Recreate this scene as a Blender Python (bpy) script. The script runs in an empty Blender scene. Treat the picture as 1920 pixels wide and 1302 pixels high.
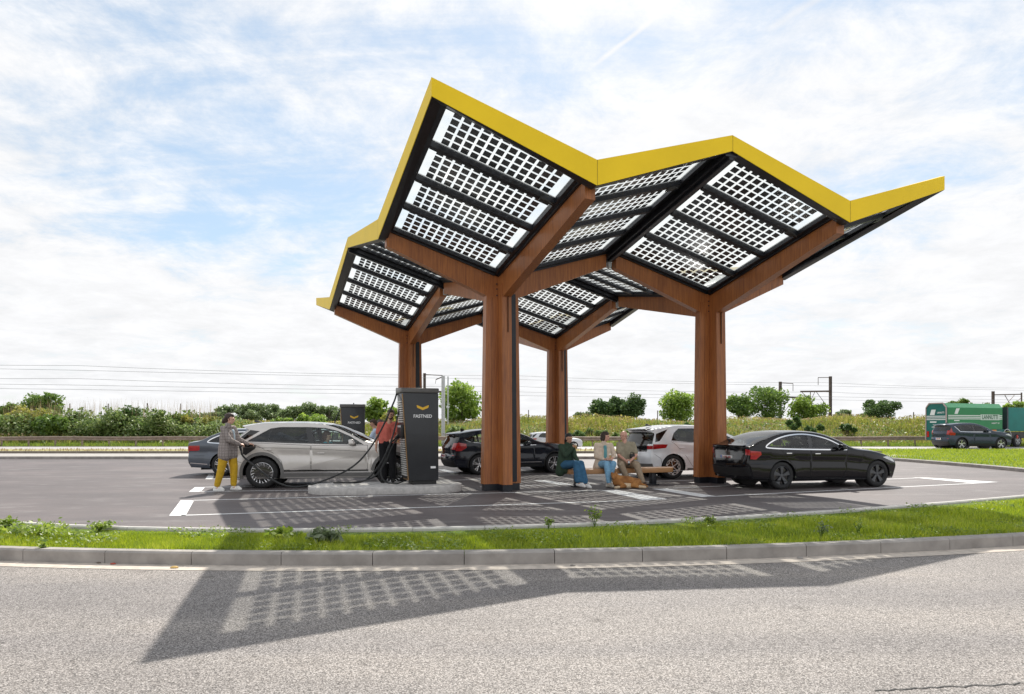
import bpy, bmesh, math, random
import numpy as np
from mathutils import Vector, Matrix
from mathutils.geometry import delaunay_2d_cdt
random.seed(7); RNG = np.random.default_rng(7)
R_ = math.radians
scene = bpy.context.scene
COL = scene.collection

# ------------------------------------------------------------------ camera
FPX, HZ, CAMH = 1263.0, 799.0, 1.53          # focal length in photo pixels, horizon row, eye height
cam = bpy.data.cameras.new('camera'); camo = bpy.data.objects.new('camera', cam); COL.objects.link(camo)
cam.sensor_width = 36; cam.lens = 36*FPX/1920; cam.shift_y = (HZ-651)/1920
cam.clip_start = .1; cam.clip_end = 3000
camo.location = (0, 0, CAMH); camo.rotation_euler = (math.pi/2, 0, 0); scene.camera = camo
scene.view_settings.view_transform = 'Standard'; scene.view_settings.look = 'None'
scene.view_settings.gamma = 1; scene.view_settings.exposure = 0.55
scene.cycles.use_denoising = True
scene.cycles.max_bounces = 6; scene.cycles.transparent_max_bounces = 16
scene.cycles.diffuse_bounces = 3; scene.cycles.glossy_bounces = 3; scene.cycles.sample_clamp_indirect = 6

def G(px, py, z=0.0):                         # ground point under a photo pixel, used to measure the site
    Y = (CAMH-z)*FPX/(py-HZ)
    return Vector(((px-960)*Y/FPX, Y, z))

# ------------------------------------------------------------------ object helpers
def link(o, parent=None):
    COL.objects.link(o)
    if parent: o.parent = parent
    return o
def tag(o, label=None, cat=None, group=None, kind=None):
    if label: o['label'] = label
    if cat: o['category'] = cat
    if group: o['group'] = group
    if kind: o['kind'] = kind
    return o
def empty(name, loc=(0,0,0), rz=0, label=None, cat=None, group=None):
    o = bpy.data.objects.new(name, None); o.empty_display_size = .2
    o.location = loc; o.rotation_euler = (0, 0, rz); COL.objects.link(o)
    return tag(o, label, cat, group)
def mesh_obj(name, me, mats, parent=None):
    for m in (mats if isinstance(mats, (list, tuple)) else [mats]): me.materials.append(m)
    return link(bpy.data.objects.new(name, me), parent)
def smooth(me, angle=None):
    me.polygons.foreach_set('use_smooth', [True]*len(me.polygons))
    if angle is not None:
        try: me.set_sharp_from_angle(angle=angle)
        except Exception: pass
class MB:
    """collects simple shapes for ONE mesh"""
    def __init__(s): s.v=[]; s.f=[]; s.m=[]; s.n={}
    def add(s, vs, fs, m=0, M=None):
        b=len(s.v)
        s.v += [tuple(M@Vector(v)) if M is not None else tuple(v) for v in vs]
        s.f += [tuple(b+i for i in f) for f in fs]; s.m += [m]*len(fs); return s
    def box(s, c, d, m=0, M=None, rz=0):
        x,y,z=[q/2 for q in d]; ca,sa=math.cos(rz),math.sin(rz)
        vs=[(c[0]+ca*a*x-sa*b*y, c[1]+sa*a*x+ca*b*y, c[2]+e*z) for e in (-1,1) for a,b in ((-1,-1),(1,-1),(1,1),(-1,1))]
        return s.add(vs, [(3,2,1,0),(4,5,6,7),(0,1,5,4),(1,2,6,5),(2,3,7,6),(3,0,4,7)], m, M)
    def prism(s, poly, z0, z1, m=0, M=None):     # poly counter-clockwise in xy
        n=len(poly)
        vs=[(p[0],p[1],z0) for p in poly]+[(p[0],p[1],z1) for p in poly]
        fs=[tuple(range(n-1,-1,-1)), tuple(range(n,2*n))]+[(i,(i+1)%n,n+(i+1)%n,n+i) for i in range(n)]
        return s.add(vs, fs, m, M)
    def hexa(s, a, b, m=0):                      # two quads (bottom a, top b) of 4 points each
        return s.add(list(a)+list(b), [(3,2,1,0),(4,5,6,7),(0,1,5,4),(1,2,6,5),(2,3,7,6),(3,0,4,7)], m)
    def bar(s, p, q, w, h=None, m=0, up=(0,0,1)):
        p,q=Vector(p),Vector(q); h=h or w; d=(q-p).normalized(); up=Vector(up)
        if abs(d.dot(up))>.98: up=Vector((0,1,0))
        x=d.cross(up).normalized()*w/2; y=x.cross(d).normalized()*h/2
        return s.hexa([p-x-y,p+x-y,p+x+y,p-x+y],[q-x-y,q+x-y,q+x+y,q-x+y],m)
    def tube(s, pts, r, n=8, m=0, caps=True):
        pts=[Vector(p) for p in pts]; k=len(pts); rs=r if isinstance(r,(list,tuple)) else [r]*k
        vs=[];fs=[]; ref=None
        for i,p in enumerate(pts):
            d=(pts[min(i+1,k-1)]-pts[max(i-1,0)]).normalized()
            if ref is None: ref=Vector((0,0,1)) if abs(d.z)<.9 else Vector((1,0,0))
            x=d.cross(ref).normalized(); y=x.cross(d).normalized(); ref=y if abs(d.dot(y))<.9 else ref
            for j in range(n):
                a=2*math.pi*j/n; vs.append(p+x*math.cos(a)*rs[i]+y*math.sin(a)*rs[i])
        for i in range(k-1):
            for j in range(n): fs.append((i*n+j,i*n+(j+1)%n,(i+1)*n+(j+1)%n,(i+1)*n+j))
        if caps: fs += [tuple(range(n-1,-1,-1)), tuple((k-1)*n+j for j in range(n))]
        return s.add(vs,fs,m)
    def lathe(s, prof, n=24, m=0, M=None):        # profile (r, z) round the z axis
        vs=[];fs=[];k=len(prof)
        for j in range(n):
            a=2*math.pi*j/n
            for r,z in prof: vs.append((r*math.cos(a),r*math.sin(a),z))
        for j in range(n):
            for i in range(k-1): fs.append((j*k+i,((j+1)%n)*k+i,((j+1)%n)*k+i+1,j*k+i+1))
        return s.add(vs,fs,m,M)
    def build(s, name, mats, parent=None, sm=False, angle=None, bevel=0):
        me=bpy.data.meshes.new(name); me.from_pydata(s.v,[],s.f)
        bm=bmesh.new(); bm.from_mesh(me)
        bm.faces.ensure_lookup_table()
        for i,f in enumerate(bm.faces): f.material_index=s.m[i]
        bmesh.ops.recalc_face_normals(bm, faces=bm.faces[:])
        if s.n:
            for f in bm.faces:
                d=sum((s.n[v.index] for v in f.verts if v.index in s.n),Vector((0,0,0)))
                if d.length and d.dot(f.normal)<0: f.normal_flip()
        if bevel:
            bmesh.ops.bevel(bm, geom=[e for e in bm.edges if len(e.link_faces)==2 and e.calc_face_angle(0)>.5], offset=bevel, segments=2, affect='EDGES', profile=.5)
        bm.to_mesh(me); bm.free()
        if sm or bevel: smooth(me, angle if angle is not None else R_(40))
        if s.n: me.normals_split_custom_set_from_vertices([tuple(s.n.get(i,(0,0,0))) for i in range(len(me.vertices))])
        return mesh_obj(name, me, mats, parent)
def np_mesh(name, V, F, mat, parent=None, sm=False):
    V=np.asarray(V,np.float32); F=np.asarray(F,np.int32)
    me=bpy.data.meshes.new(name); me.vertices.add(len(V)); me.vertices.foreach_set('co',V.ravel())
    k=F.shape[1]; me.loops.add(F.size); me.loops.foreach_set('vertex_index',F.ravel())
    me.polygons.add(len(F)); me.polygons.foreach_set('loop_start',np.arange(0,F.size,k,dtype=np.int32))
    if sm: me.polygons.foreach_set('use_smooth',np.ones(len(F),bool))
    me.update(calc_edges=True)
    return mesh_obj(name, me, mat, parent)

# ------------------------------------------------------------------ materials
MAT={}
def nt(name):
    m=bpy.data.materials.new(name); m.use_nodes=True; t=m.node_tree; t.nodes.clear()
    o=t.nodes.new('ShaderNodeOutputMaterial'); return m,t,o
def N(t,typ,**k):
    n=t.nodes.new(typ)
    for a,b in k.items():
        if a in n.inputs.keys(): n.inputs[a].default_value=b
        else: setattr(n,a,b)
    return n
def L(t,a,b): t.links.new(a,b)
def c4(c): return (c[0],c[1],c[2],1)
def ramp(t,src,stops):
    r=N(t,'ShaderNodeValToRGB'); e=r.color_ramp.elements
    e[0].position,e[0].color=stops[0][0],c4(stops[0][1]); e[1].position,e[1].color=stops[-1][0],c4(stops[-1][1])
    for p,c in stops[1:-1]:
        q=e.new(p); q.color=c4(c)
    L(t,src,r.inputs[0]); return r.outputs[0]
def coords(t,scale=None):
    tc=N(t,'ShaderNodeTexCoord'); out=tc.outputs['Object']
    if scale:
        mp=N(t,'ShaderNodeMapping'); mp.inputs['Scale'].default_value=scale; L(t,out,mp.inputs[0]); out=mp.outputs[0]
    return out
def noise(t,co,scale,detail=4,rough=.55):
    n=N(t,'ShaderNodeTexNoise'); n.inputs['Scale'].default_value=scale; n.inputs['Detail'].default_value=detail; n.inputs['Roughness'].default_value=rough
    L(t,co,n.inputs['Vector']); return n.outputs['Fac']
def bump(t,h,strength,dist,b):
    n=N(t,'ShaderNodeBump'); n.inputs['Strength'].default_value=strength; n.inputs['Distance'].default_value=dist
    L(t,h,n.inputs['Height']); L(t,n.outputs[0],b.inputs['Normal'])
def pbr(name,col,rough=.5,metal=0,coat=0,var=0,vscale=8,bmp=0,spec=.5,col2=None,scale3=None):
    if name in MAT: return MAT[name]
    m,t,o=nt(name); b=N(t,'ShaderNodeBsdfPrincipled'); L(t,b.outputs[0],o.inputs[0])
    b.inputs['Roughness'].default_value=rough; b.inputs['Metallic'].default_value=metal
    b.inputs['Coat Weight'].default_value=coat; b.inputs['Coat Roughness'].default_value=.04
    b.inputs['Specular IOR Level'].default_value=spec
    co=coords(t,scale3); f=noise(t,co,vscale)
    lo=col2 or tuple(x*(1-var) for x in col); hi=tuple(min(1,x*(1+var)) for x in col) if not col2 else col
    L(t,ramp(t,f,[(.3,lo),(.7,hi)]),b.inputs['Base Color'])
    if bmp: bump(t,f,bmp,.01,b)
    MAT[name]=m; return m
def paint(name,col,metal=0.0,rough=.3,coat=1.0,spec=.5):
    return pbr(name,col,rough,metal,coat,var=.03,vscale=3,spec=spec)
def glass(name,tint=(.75,.8,.8),refl=1.45,fac=1.0,rough=0.02):
    if name in MAT: return MAT[name]
    m,t,o=nt(name); tr=N(t,'ShaderNodeBsdfTransparent'); tr.inputs[0].default_value=c4(tint)
    gl=N(t,'ShaderNodeBsdfGlossy'); gl.inputs['Roughness'].default_value=rough
    fr=N(t,'ShaderNodeFresnel'); fr.inputs[0].default_value=refl
    n=noise(t,coords(t),1.5); mu=N(t,'ShaderNodeMath',operation='MULTIPLY_ADD'); mu.inputs[1].default_value=.06; L(t,n,mu.inputs[0]); L(t,fr.outputs[0],mu.inputs[2])
    mx=N(t,'ShaderNodeMixShader'); L(t,mu.outputs[0],mx.inputs[0]); L(t,tr.outputs[0],mx.inputs[1]); L(t,gl.outputs[0],mx.inputs[2]); L(t,mx.outputs[0],o.inputs[0])
    MAT[name]=m; return m
def leafy(name,stops,trans=.5,nscale=.6,rough=.5,gloss=.06):
    """leaf or blade: diffuse + light shining through, one shade per leaf"""
    m,t,o=nt(name)
    g=N(t,'ShaderNodeNewGeometry'); n=noise(t,coords(t),nscale,3)
    a=N(t,'ShaderNodeMath',operation='MULTIPLY_ADD'); a.inputs[1].default_value=.55; L(t,g.outputs['Random Per Island'],a.inputs[0])
    b=N(t,'ShaderNodeMath',operation='MULTIPLY_ADD'); b.inputs[1].default_value=.9; b.inputs[2].default_value=-.22; L(t,n,b.inputs[0]); L(t,b.outputs[0],a.inputs[2])
    c=ramp(t,a.outputs[0],stops)
    d=N(t,'ShaderNodeBsdfDiffuse'); L(t,c,d.inputs[0]); tr=N(t,'ShaderNodeBsdfTranslucent'); L(t,c,tr.inputs[0])
    mx=N(t,'ShaderNodeMixShader'); mx.inputs[0].default_value=trans; L(t,d.outputs[0],mx.inputs[1]); L(t,tr.outputs[0],mx.inputs[2])
    gl=N(t,'ShaderNodeBsdfGlossy'); gl.inputs['Roughness'].default_value=rough; m2=N(t,'ShaderNodeMixShader'); m2.inputs[0].default_value=gloss
    L(t,mx.outputs[0],m2.inputs[1]); L(t,gl.outputs[0],m2.inputs[2]); L(t,m2.outputs[0],o.inputs[0])
    return m

def asphalt_coarse():
    m,t,o=nt('coarse asphalt'); b=N(t,'ShaderNodeBsdfPrincipled'); L(t,b.outputs[0],o.inputs[0]); co=coords(t)
    v=N(t,'ShaderNodeTexVoronoi'); v.inputs['Scale'].default_value=125; v.inputs['Randomness'].default_value=1; L(t,co,v.inputs['Vector'])
    sx=N(t,'ShaderNodeSeparateColor'); L(t,v.outputs['Color'],sx.inputs[0])
    stone=ramp(t,sx.outputs[0],[(0,(.075,.07,.068)),(.2,(.20,.186,.178)),(.45,(.29,.272,.262)),(.78,(.40,.372,.355)),(1,(.56,.53,.51))])
    edge=ramp(t,v.outputs['Distance'],[(.32,(1,1,1)),(.76,(.46,.44,.425))])
    mx=N(t,'ShaderNodeMix',data_type='RGBA',blend_type='MULTIPLY'); mx.inputs[0].default_value=1; L(t,stone,mx.inputs[6]); L(t,edge,mx.inputs[7])
    big=ramp(t,noise(t,coords(t,(.35,1,1)),.8,6,.62),[(.3,(.80,.80,.81)),(.5,(.97,.97,.97)),(.7,(1.12,1.10,1.07))])
    m2=N(t,'ShaderNodeMix',data_type='RGBA',blend_type='MULTIPLY'); m2.inputs[0].default_value=1; L(t,mx.outputs[2],m2.inputs[6]); L(t,big,m2.inputs[7])
    # polished wheel tracks and old oil drips
    tr=ramp(t,noise(t,coords(t,(.05,.9,1)),1.0,3,.5),[(.38,(.86,.86,.87)),(.55,(1.03,1.02,1.0)),(.7,(.95,.945,.94))])
    m4=N(t,'ShaderNodeMix',data_type='RGBA',blend_type='MULTIPLY'); m4.inputs[0].default_value=1; L(t,m2.outputs[2],m4.inputs[6]); L(t,tr,m4.inputs[7])
    v2=N(t,'ShaderNodeTexVoronoi'); v2.inputs['Scale'].default_value=1.1; L(t,co,v2.inputs['Vector']); wob=N(t,'ShaderNodeMath',operation='MULTIPLY_ADD'); wob.inputs[1].default_value=.25; L(t,noise(t,co,9,3),wob.inputs[0]); L(t,v2.outputs['Distance'],wob.inputs[2])
    oil=ramp(t,wob.outputs[0],[(.15,(.72,.71,.70)),(.23,(1,1,1))])
    m5=N(t,'ShaderNodeMix',data_type='RGBA',blend_type='MULTIPLY'); m5.inputs[0].default_value=1; L(t,m4.outputs[2],m5.inputs[6]); L(t,oil,m5.inputs[7])
    L(t,m5.outputs[2],b.inputs['Base Color']); b.inputs['Roughness'].default_value=.75; b.inputs['Specular IOR Level'].default_value=.35
    bump(t,v.outputs['Distance'],-.5,.004,b); return m
def asphalt_fine():
    m,t,o=nt('dark asphalt'); b=N(t,'ShaderNodeBsdfPrincipled'); L(t,b.outputs[0],o.inputs[0]); co=coords(t)
    f=noise(t,co,160,2,.6); c=ramp(t,f,[(.3,(.07,.06,.06)),(.55,(.118,.10,.10)),(.75,(.20,.172,.17))])
    big=ramp(t,noise(t,coords(t,(.5,1,1)),.55,7,.62),[(.3,(.78,.78,.79)),(.5,(1,1,1)),(.72,(1.38,1.34,1.31))])
    m2=N(t,'ShaderNodeMix',data_type='RGBA',blend_type='MULTIPLY'); m2.inputs[0].default_value=1; L(t,c,m2.inputs[6]); L(t,big,m2.inputs[7])
    # chalky dust streaks dragged along the bays
    st=ramp(t,noise(t,coords(t,(.7,1.9,1)),1.1,8,.72),[(.53,(0,0,0)),(.72,(1,1,1))])
    m3=N(t,'ShaderNodeMix',data_type='RGBA'); m3.inputs[7].default_value=(.3,.28,.27,1)
    mul=N(t,'ShaderNodeMath',operation='MULTIPLY'); mul.inputs[1].default_value=.5; L(t,st,mul.inputs[0]); L(t,mul.outputs[0],m3.inputs[0]); L(t,m2.outputs[2],m3.inputs[6])
    L(t,m3.outputs[2],b.inputs['Base Color']); b.inputs['Roughness'].default_value=.62; b.inputs['Specular IOR Level'].default_value=.4
    bump(t,f,.5,.004,b); return m
def wood(name,c1,c2,vert=True):
    m,t,o=nt(name); b=N(t,'ShaderNodeBsdfPrincipled'); L(t,b.outputs[0],o.inputs[0])
    co=coords(t,(9,9,.5) if vert else (1.2,9,9))
    f=noise(t,co,3,8,.68); big=noise(t,coords(t,(1,1,.4)),1.2,3)
    mx=N(t,'ShaderNodeMath',operation='MULTIPLY_ADD'); mx.inputs[1].default_value=.7; L(t,f,mx.inputs[0]); sc=N(t,'ShaderNodeMath',operation='MULTIPLY'); sc.inputs[1].default_value=.3; L(t,big,sc.inputs[0]); L(t,sc.outputs[0],mx.inputs[2])
    L(t,ramp(t,mx.outputs[0],[(.3,c2),(.5,tuple((p+q)/2 for p,q in zip(c1,c2))),(.68,c1)]),b.inputs['Base Color'])
    b.inputs['Roughness'].default_value=.4; bump(t,f,.2,.004,b); return m
M_ROAD=asphalt_coarse(); M_LOT=asphalt_fine()
M_WOOD=wood('larch wood',(.53,.195,.055),(.20,.065,.026)); M_BENCHWOOD=wood('bench wood',(.5,.27,.12),(.36,.18,.08),False)
M_STEEL=pbr('black steel',(.018,.02,.026),.38,.2,var=.25,vscale=5)
M_CONC=pbr('kerb concrete',(.315,.29,.268),.8,var=.24,vscale=3.5,bmp=.3)
M_CONC2=pbr('island concrete',(.5,.48,.46),.8,var=.18,vscale=10,bmp=.3)
M_PAVE=pbr('pale paving',(.35,.33,.305),.8,var=.12,vscale=2)
M_SAND=pbr('gutter sand',(.5,.44,.38),.9,var=.2,vscale=9,bmp=.2)
M_WHITE=pbr('road marking white',(.82,.82,.82),.6,var=.1,vscale=22,col2=(.66,.66,.66))
M_YEL=pbr('yellow fascia paint',(.92,.64,.02),.5,var=.05,vscale=1.0,spec=.2,bmp=.06)
M_BLK=pbr('black plastic',(.012,.012,.013),.45,var=.2)
M_RUB=pbr('tyre rubber',(.016,.016,.017),.75,var=.25,vscale=20)
M_GLOSSBLK=pbr('gloss black',(.006,.006,.007),.12,coat=.6,var=.1)
M_SOIL=pbr('verge soil',(.09,.085,.035),.95,var=.35,vscale=3,bmp=.4)
M_GRASSBASE=pbr('turf',(.085,.14,.02),.95,var=.4,vscale=6,bmp=.4)
M_MOTOR=pbr('motorway asphalt',(.36,.34,.33),.75,var=.08,vscale=2)
M_SILVER=pbr('bright metal',(.7,.7,.72),.25,.9,var=.06)
M_GALV=pbr('galvanised steel',(.45,.47,.48),.45,.6,var=.12,vscale=12)
M_RUST=pbr('weathered steel',(.26,.20,.16),.65,.2,var=.25,vscale=3)
M_CHROME=pbr('chrome',(.85,.85,.86),.08,1,var=.02)
M_RED=pbr('red lamp lens',(.42,.012,.015),.12,coat=.8,var=.25,vscale=16)
M_LAMP=pbr('clear lamp lens',(.6,.62,.64),.12,coat=.8,var=.2,vscale=14)
M_EDGE=pbr('edging concrete',(.52,.5,.47),.8,var=.12,vscale=9,bmp=.2)
M_CARGLASS=glass('car glass',(.78,.87,.83)); M_DARKGLASS=glass('privacy glass',(.20,.22,.23))
M_SCREEN=glass('windscreen glass',(.6,.68,.66))
M_SEAT=pbr('seat cloth',(.03,.03,.032),.8,var=.2,vscale=12)
M_TRIMGREY=pbr('grey cladding',(.16,.155,.15),.55,var=.08)
# ------------------------------------------------------------------ sky and sun
SUN_EL, SUN_AZ = R_(47.7), R_(10.2)           # sun stands behind the canopy, a little to the right
sdir=Vector((math.sin(SUN_AZ)*math.cos(SUN_EL), math.cos(SUN_AZ)*math.cos(SUN_EL), math.sin(SUN_EL)))
sun=bpy.data.lights.new('sun','SUN'); sun.energy=4.1; sun.angle=R_(.42); sun.color=(1,.95,.87)
so=link(bpy.data.objects.new('sun',sun)); so.rotation_euler=(-sdir).to_track_quat('-Z','Y').to_euler(); so.location=sdir*40
w=bpy.data.worlds.new('World'); scene.world=w; w.use_nodes=True; t=w.node_tree; t.nodes.clear()
out=N(t,'ShaderNodeOutputWorld'); bg=N(t,'ShaderNodeBackground'); bg.inputs[1].default_value=.1; L(t,bg.outputs[0],out.inputs[0])
sky=N(t,'ShaderNodeTexSky',sky_type='NISHITA',sun_disc=False,sun_elevation=SUN_EL,sun_rotation=SUN_AZ,altitude=50,air_density=1,dust_density=.4,ozone_density=1)
tc=N(t,'ShaderNodeTexCoord'); sep=N(t,'ShaderNodeSeparateXYZ'); L(t,tc.outputs['Generated'],sep.inputs[0])
def mth(op,a,b=None,c=None):
    n=N(t,'ShaderNodeMath',operation=op)
    for i,x in enumerate((a,b,c)):
        if x is None: continue
        if isinstance(x,(int,float)): n.inputs[i].default_value=x
        else: L(t,x,n.inputs[i])
    return n.outputs[0]
zc=mth('ADD',mth('MAXIMUM',sep.outputs[2],0.0),.16)
cx=N(t,'ShaderNodeCombineXYZ'); L(t,mth('DIVIDE',sep.outputs[0],zc),cx.inputs[0]); L(t,mth('DIVIDE',sep.outputs[1],zc),cx.inputs[1])
def skynoise(scale,detail,rough,dist=0,off=(0,0,0),stretch=(1,1,1),rot=0):
    mp=N(t,'ShaderNodeMapping'); mp.inputs['Location'].default_value=off; mp.inputs['Scale'].default_value=stretch; mp.inputs['Rotation'].default_value=(0,0,rot); L(t,cx.outputs[0],mp.inputs[0])
    n=N(t,'ShaderNodeTexNoise'); n.inputs['Scale'].default_value=scale; n.inputs['Detail'].default_value=detail; n.inputs['Roughness'].default_value=rough; n.inputs['Distortion'].default_value=dist
    L(t,mp.outputs[0],n.inputs['Vector']); return n.outputs['Fac']
big=skynoise(.95,3,.5,.3,(3.3,1.7,0)); fine=skynoise(3.6,10,.70,.25,(1,5,0)); wisp=skynoise(1.6,8,.66,.8,(7,2,0),(.45,1.9,1),.5)
cov=mth('ADD',mth('ADD',mth('MULTIPLY',big,.70),mth('MULTIPLY',fine,.55)),mth('MULTIPLY',wisp,.30))
horiz=mth('MULTIPLY',mth('POWER',mth('SUBTRACT',1,mth('MAXIMUM',sep.outputs[2],0.0)),5),.22)
dot=N(t,'ShaderNodeVectorMath',operation='DOT_PRODUCT'); L(t,tc.outputs['Generated'],dot.inputs[0]); dot.inputs[1].default_value=sdir
near=mth('MAXIMUM',dot.outputs['Value'],0)
cov=mth('ADD',cov,horiz)
mask=N(t,'ShaderNodeMapRange',interpolation_type='SMOOTHSTEP'); L(t,cov,mask.inputs[0]); mask.inputs[1].default_value=.59; mask.inputs[2].default_value=.86
bright=mth('ADD',mth('ADD',mth('MULTIPLY',mth('POWER',near,2),.7),6.1),mth('MULTIPLY',mth('POWER',mth('SUBTRACT',1,near),2),1.0))
shade=mth('MULTIPLY_ADD',fine,.45,.78)
bri=mth('MULTIPLY',bright,shade)
cc=N(t,'ShaderNodeCombineColor'); L(t,bri,cc.inputs[0]); L(t,mth('MULTIPLY',bri,1.005),cc.inputs[1]); L(t,mth('MULTIPLY',bri,1.02),cc.inputs[2])
# clear air between the clouds, milky towards the horizon
skyb=N(t,'ShaderNodeVectorMath',operation='SCALE'); L(t,sky.outputs[0],skyb.inputs[0]); skyb.inputs['Scale'].default_value=.55
skyc=N(t,'ShaderNodeVectorMath',operation='ADD'); L(t,skyb.outputs[0],skyc.inputs[0]); skyc.inputs[1].default_value=(2.1,2.6,2.9)
mx=N(t,'ShaderNodeMix',data_type='RGBA'); L(t,mask.outputs[0],mx.inputs[0]); L(t,skyc.outputs[0],mx.inputs[6]); L(t,cc.outputs[0],mx.inputs[7])
def contrail(p,q,wd,amt,prev):
    def pl(px,py):
        d=Vector(((px-960)/FPX,1,(HZ-py)/FPX)).normalized(); return Vector((d.x/(d.z+.16),d.y/(d.z+.16)))
    a,b=pl(*p),pl(*q); d=(b-a).normalized(); n=Vector((-d.y,d.x)); c=n.dot(a); ln=(b-a).length
    u=N(t,'ShaderNodeVectorMath',operation='DOT_PRODUCT'); L(t,cx.outputs[0],u.inputs[0]); u.inputs[1].default_value=(n.x,n.y,0)
    v=N(t,'ShaderNodeVectorMath',operation='DOT_PRODUCT'); L(t,cx.outputs[0],v.inputs[0]); v.inputs[1].default_value=(d.x,d.y,0)
    dist=mth('ABSOLUTE',mth('SUBTRACT',mth('ADD',u.outputs['Value'],mth('MULTIPLY',mth('SUBTRACT',fine,.5),wd*1.5)),c))
    g=N(t,'ShaderNodeMapRange',interpolation_type='SMOOTHSTEP'); L(t,dist,g.inputs[0]); g.inputs[1].default_value=0; g.inputs[2].default_value=wd; g.inputs[3].default_value=amt; g.inputs[4].default_value=0
    e=N(t,'ShaderNodeMapRange',interpolation_type='SMOOTHSTEP'); L(t,mth('ABSOLUTE',mth('SUBTRACT',v.outputs['Value'],d.dot(a)+ln/2)),e.inputs[0]); e.inputs[1].default_value=ln*.35; e.inputs[2].default_value=ln*.75; e.inputs[3].default_value=1; e.inputs[4].default_value=0
    m=N(t,'ShaderNodeMix',data_type='RGBA'); L(t,mth('MULTIPLY',g.outputs[0],e.outputs[0]),m.inputs[0]); L(t,prev,m.inputs[6]); L(t,cc.outputs[0],m.inputs[7]); return m.outputs[2]
res=mx.outputs[2]
for a in (((1120,118),(1285,-10),.010,.9),((1440,55),(1540,-10),.02,.6),((1560,290),(1720,205),.03,.5),((1330,140),(1560,20),.05,.4)): res=contrail(*a,res)
L(t,res,bg.inputs[0])

# ------------------------------------------------------------------ ground, roads, kerbs
def curve_fn(pts, z=0.0):                      # smooth Y(x) through measured points
    P=[G(px,py,z) for px,py in pts]; xs=np.array([p.x for p in P]); ys=np.array([p.y for p in P])
    c=np.polyfit(xs,ys,3 if len(xs)>4 else 2)
    lo,hi=xs.min(),xs.max()
    d=np.polyder(c)
    def f(x):
        x=np.asarray(x,float); xc=np.clip(x,lo-2,hi+2)
        return np.polyval(c,xc)+np.polyval(d,xc)*(x-xc)
    return f
kerb_f=curve_fn([(0,1053),(250,1057),(500,1061),(760,1062),(940,1060),(1200,1055),(1400,1048),(1660,1037),(1920,1024)])
edge_f=curve_fn([(0,985),(200,988),(400,990.5),(900,992),(1050,990),(1200,983),(1350,973.5),(1500,962),(1700,948),(1920,933)],.1)
def sheet(name,polys,z,mat,kind='structure'):
    mb=MB()
    for p in polys: mb.add([(q[0],q[1],z) for q in p],[tuple(range(len(p)))])
    me=bpy.data.meshes.new(name); me.from_pydata(mb.v,[],mb.f); me.update()
    bm=bmesh.new(); bm.from_mesh(me)
    for f in bm.faces:
        f.normal_update()
        if f.normal.z<0: f.normal_flip()
    bm.to_mesh(me); bm.free()
    return tag(mesh_obj(name,me,mat),kind=kind)
xs=np.linspace(-60,70,131)
sheet('ground',[[(-900,-300),(900,-300),(900,1500),(-900,1500)]],-.06,M_SOIL)
def strip(name,f0,f1,z,mat,xs=xs,nn=1):
    V=[];F=[]
    n=len(xs)
    for k in range(nn+1):
        a=k/nn
        Y=f0(xs)*(1-a)+f1(xs)*a
        V+= [(x,y,z) for x,y in zip(xs,Y)]
    for k in range(nn):
        for i in range(n-1): F.append((k*n+i,k*n+i+1,(k+1)*n+i+1,(k+1)*n+i))
    o=np_mesh(name,V,F,mat); return tag(o,kind='structure')
const=lambda v:(lambda x:np.full_like(np.asarray(x,float),v))
off=lambda f,d:(lambda x:f(x)+d)
strip('road',const(-40.),off(kerb_f,.02),0,M_ROAD)
strip('gutter',off(kerb_f,-.27),off(kerb_f,-.003),.004,M_SAND)
strip('parking_lot',off(edge_f,.05),const(31.3),.0,M_LOT)
strip('grass_verge',off(kerb_f,.14),off(edge_f,-.0),.075,M_GRASSBASE)
M_CRACK=pbr('tar joint',(.04,.04,.04),.8,var=.3,vscale=30)
jp=[]
for i,px in enumerate(np.linspace(1640,1990,28)):
    q=G(px,1302-(px-1540)*.0527+random.uniform(-2,2)); jp.append(q)
mb=MB()
for a,b in zip(jp,jp[1:]): mb.add([(a.x,a.y-.006,.004),(b.x,b.y-.006,.004),(b.x,b.y+.006,.004),(a.x,a.y+.006,.004)],[(0,1,2,3)])
tag(mb.build('road_joint',M_CRACK),kind='structure')

def kerb_run(name,P,h,dep,mat,step=1.0,gap=.008,z0=-.03,side=1):
    """stones along a polyline, face on the line, depth to its left (side=1)"""
    P=[Vector((p[0],p[1])) for p in P]; d=[0]
    for a,b in zip(P,P[1:]): d.append(d[-1]+(b-a).length)
    def at(s):
        i=max(0,min(len(P)-2,int(np.searchsorted(d,s)-1))); return P[i].lerp(P[i+1],(s-d[i])/max(1e-6,d[i+1]-d[i]))
    mb=MB(); s=0
    while s+step<d[-1]:
        a,b=at(s+gap/2),at(s+step-gap/2); n=Vector((-(b-a).y,(b-a).x)).normalized()*side
        ch=.02
        prof=[(0,z0),(0,h-ch),(ch,h),(dep,h),(dep,z0)]
        vs=[(a.x+n.x*q,a.y+n.y*q,z) for q,z in prof]+[(b.x+n.x*q,b.y+n.y*q,z) for q,z in prof]
        k=5; mb.add(vs,[tuple(range(k)),tuple(range(2*k-1,k-1,-1))]+[(i,k+i,k+(i+1)%k,(i+1)%k) for i in range(k)])
        s+=step
    return tag(mb.build(name,mat),kind='structure')
fx=np.linspace(-26,32,160)
kerb_run('roadside_kerb',list(zip(fx,kerb_f(fx))),.145,.14,M_CONC,1.0)
kerb_run('verge_edging',list(zip(fx,edge_f(fx))),.125,.08,M_EDGE,1.0)
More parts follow.
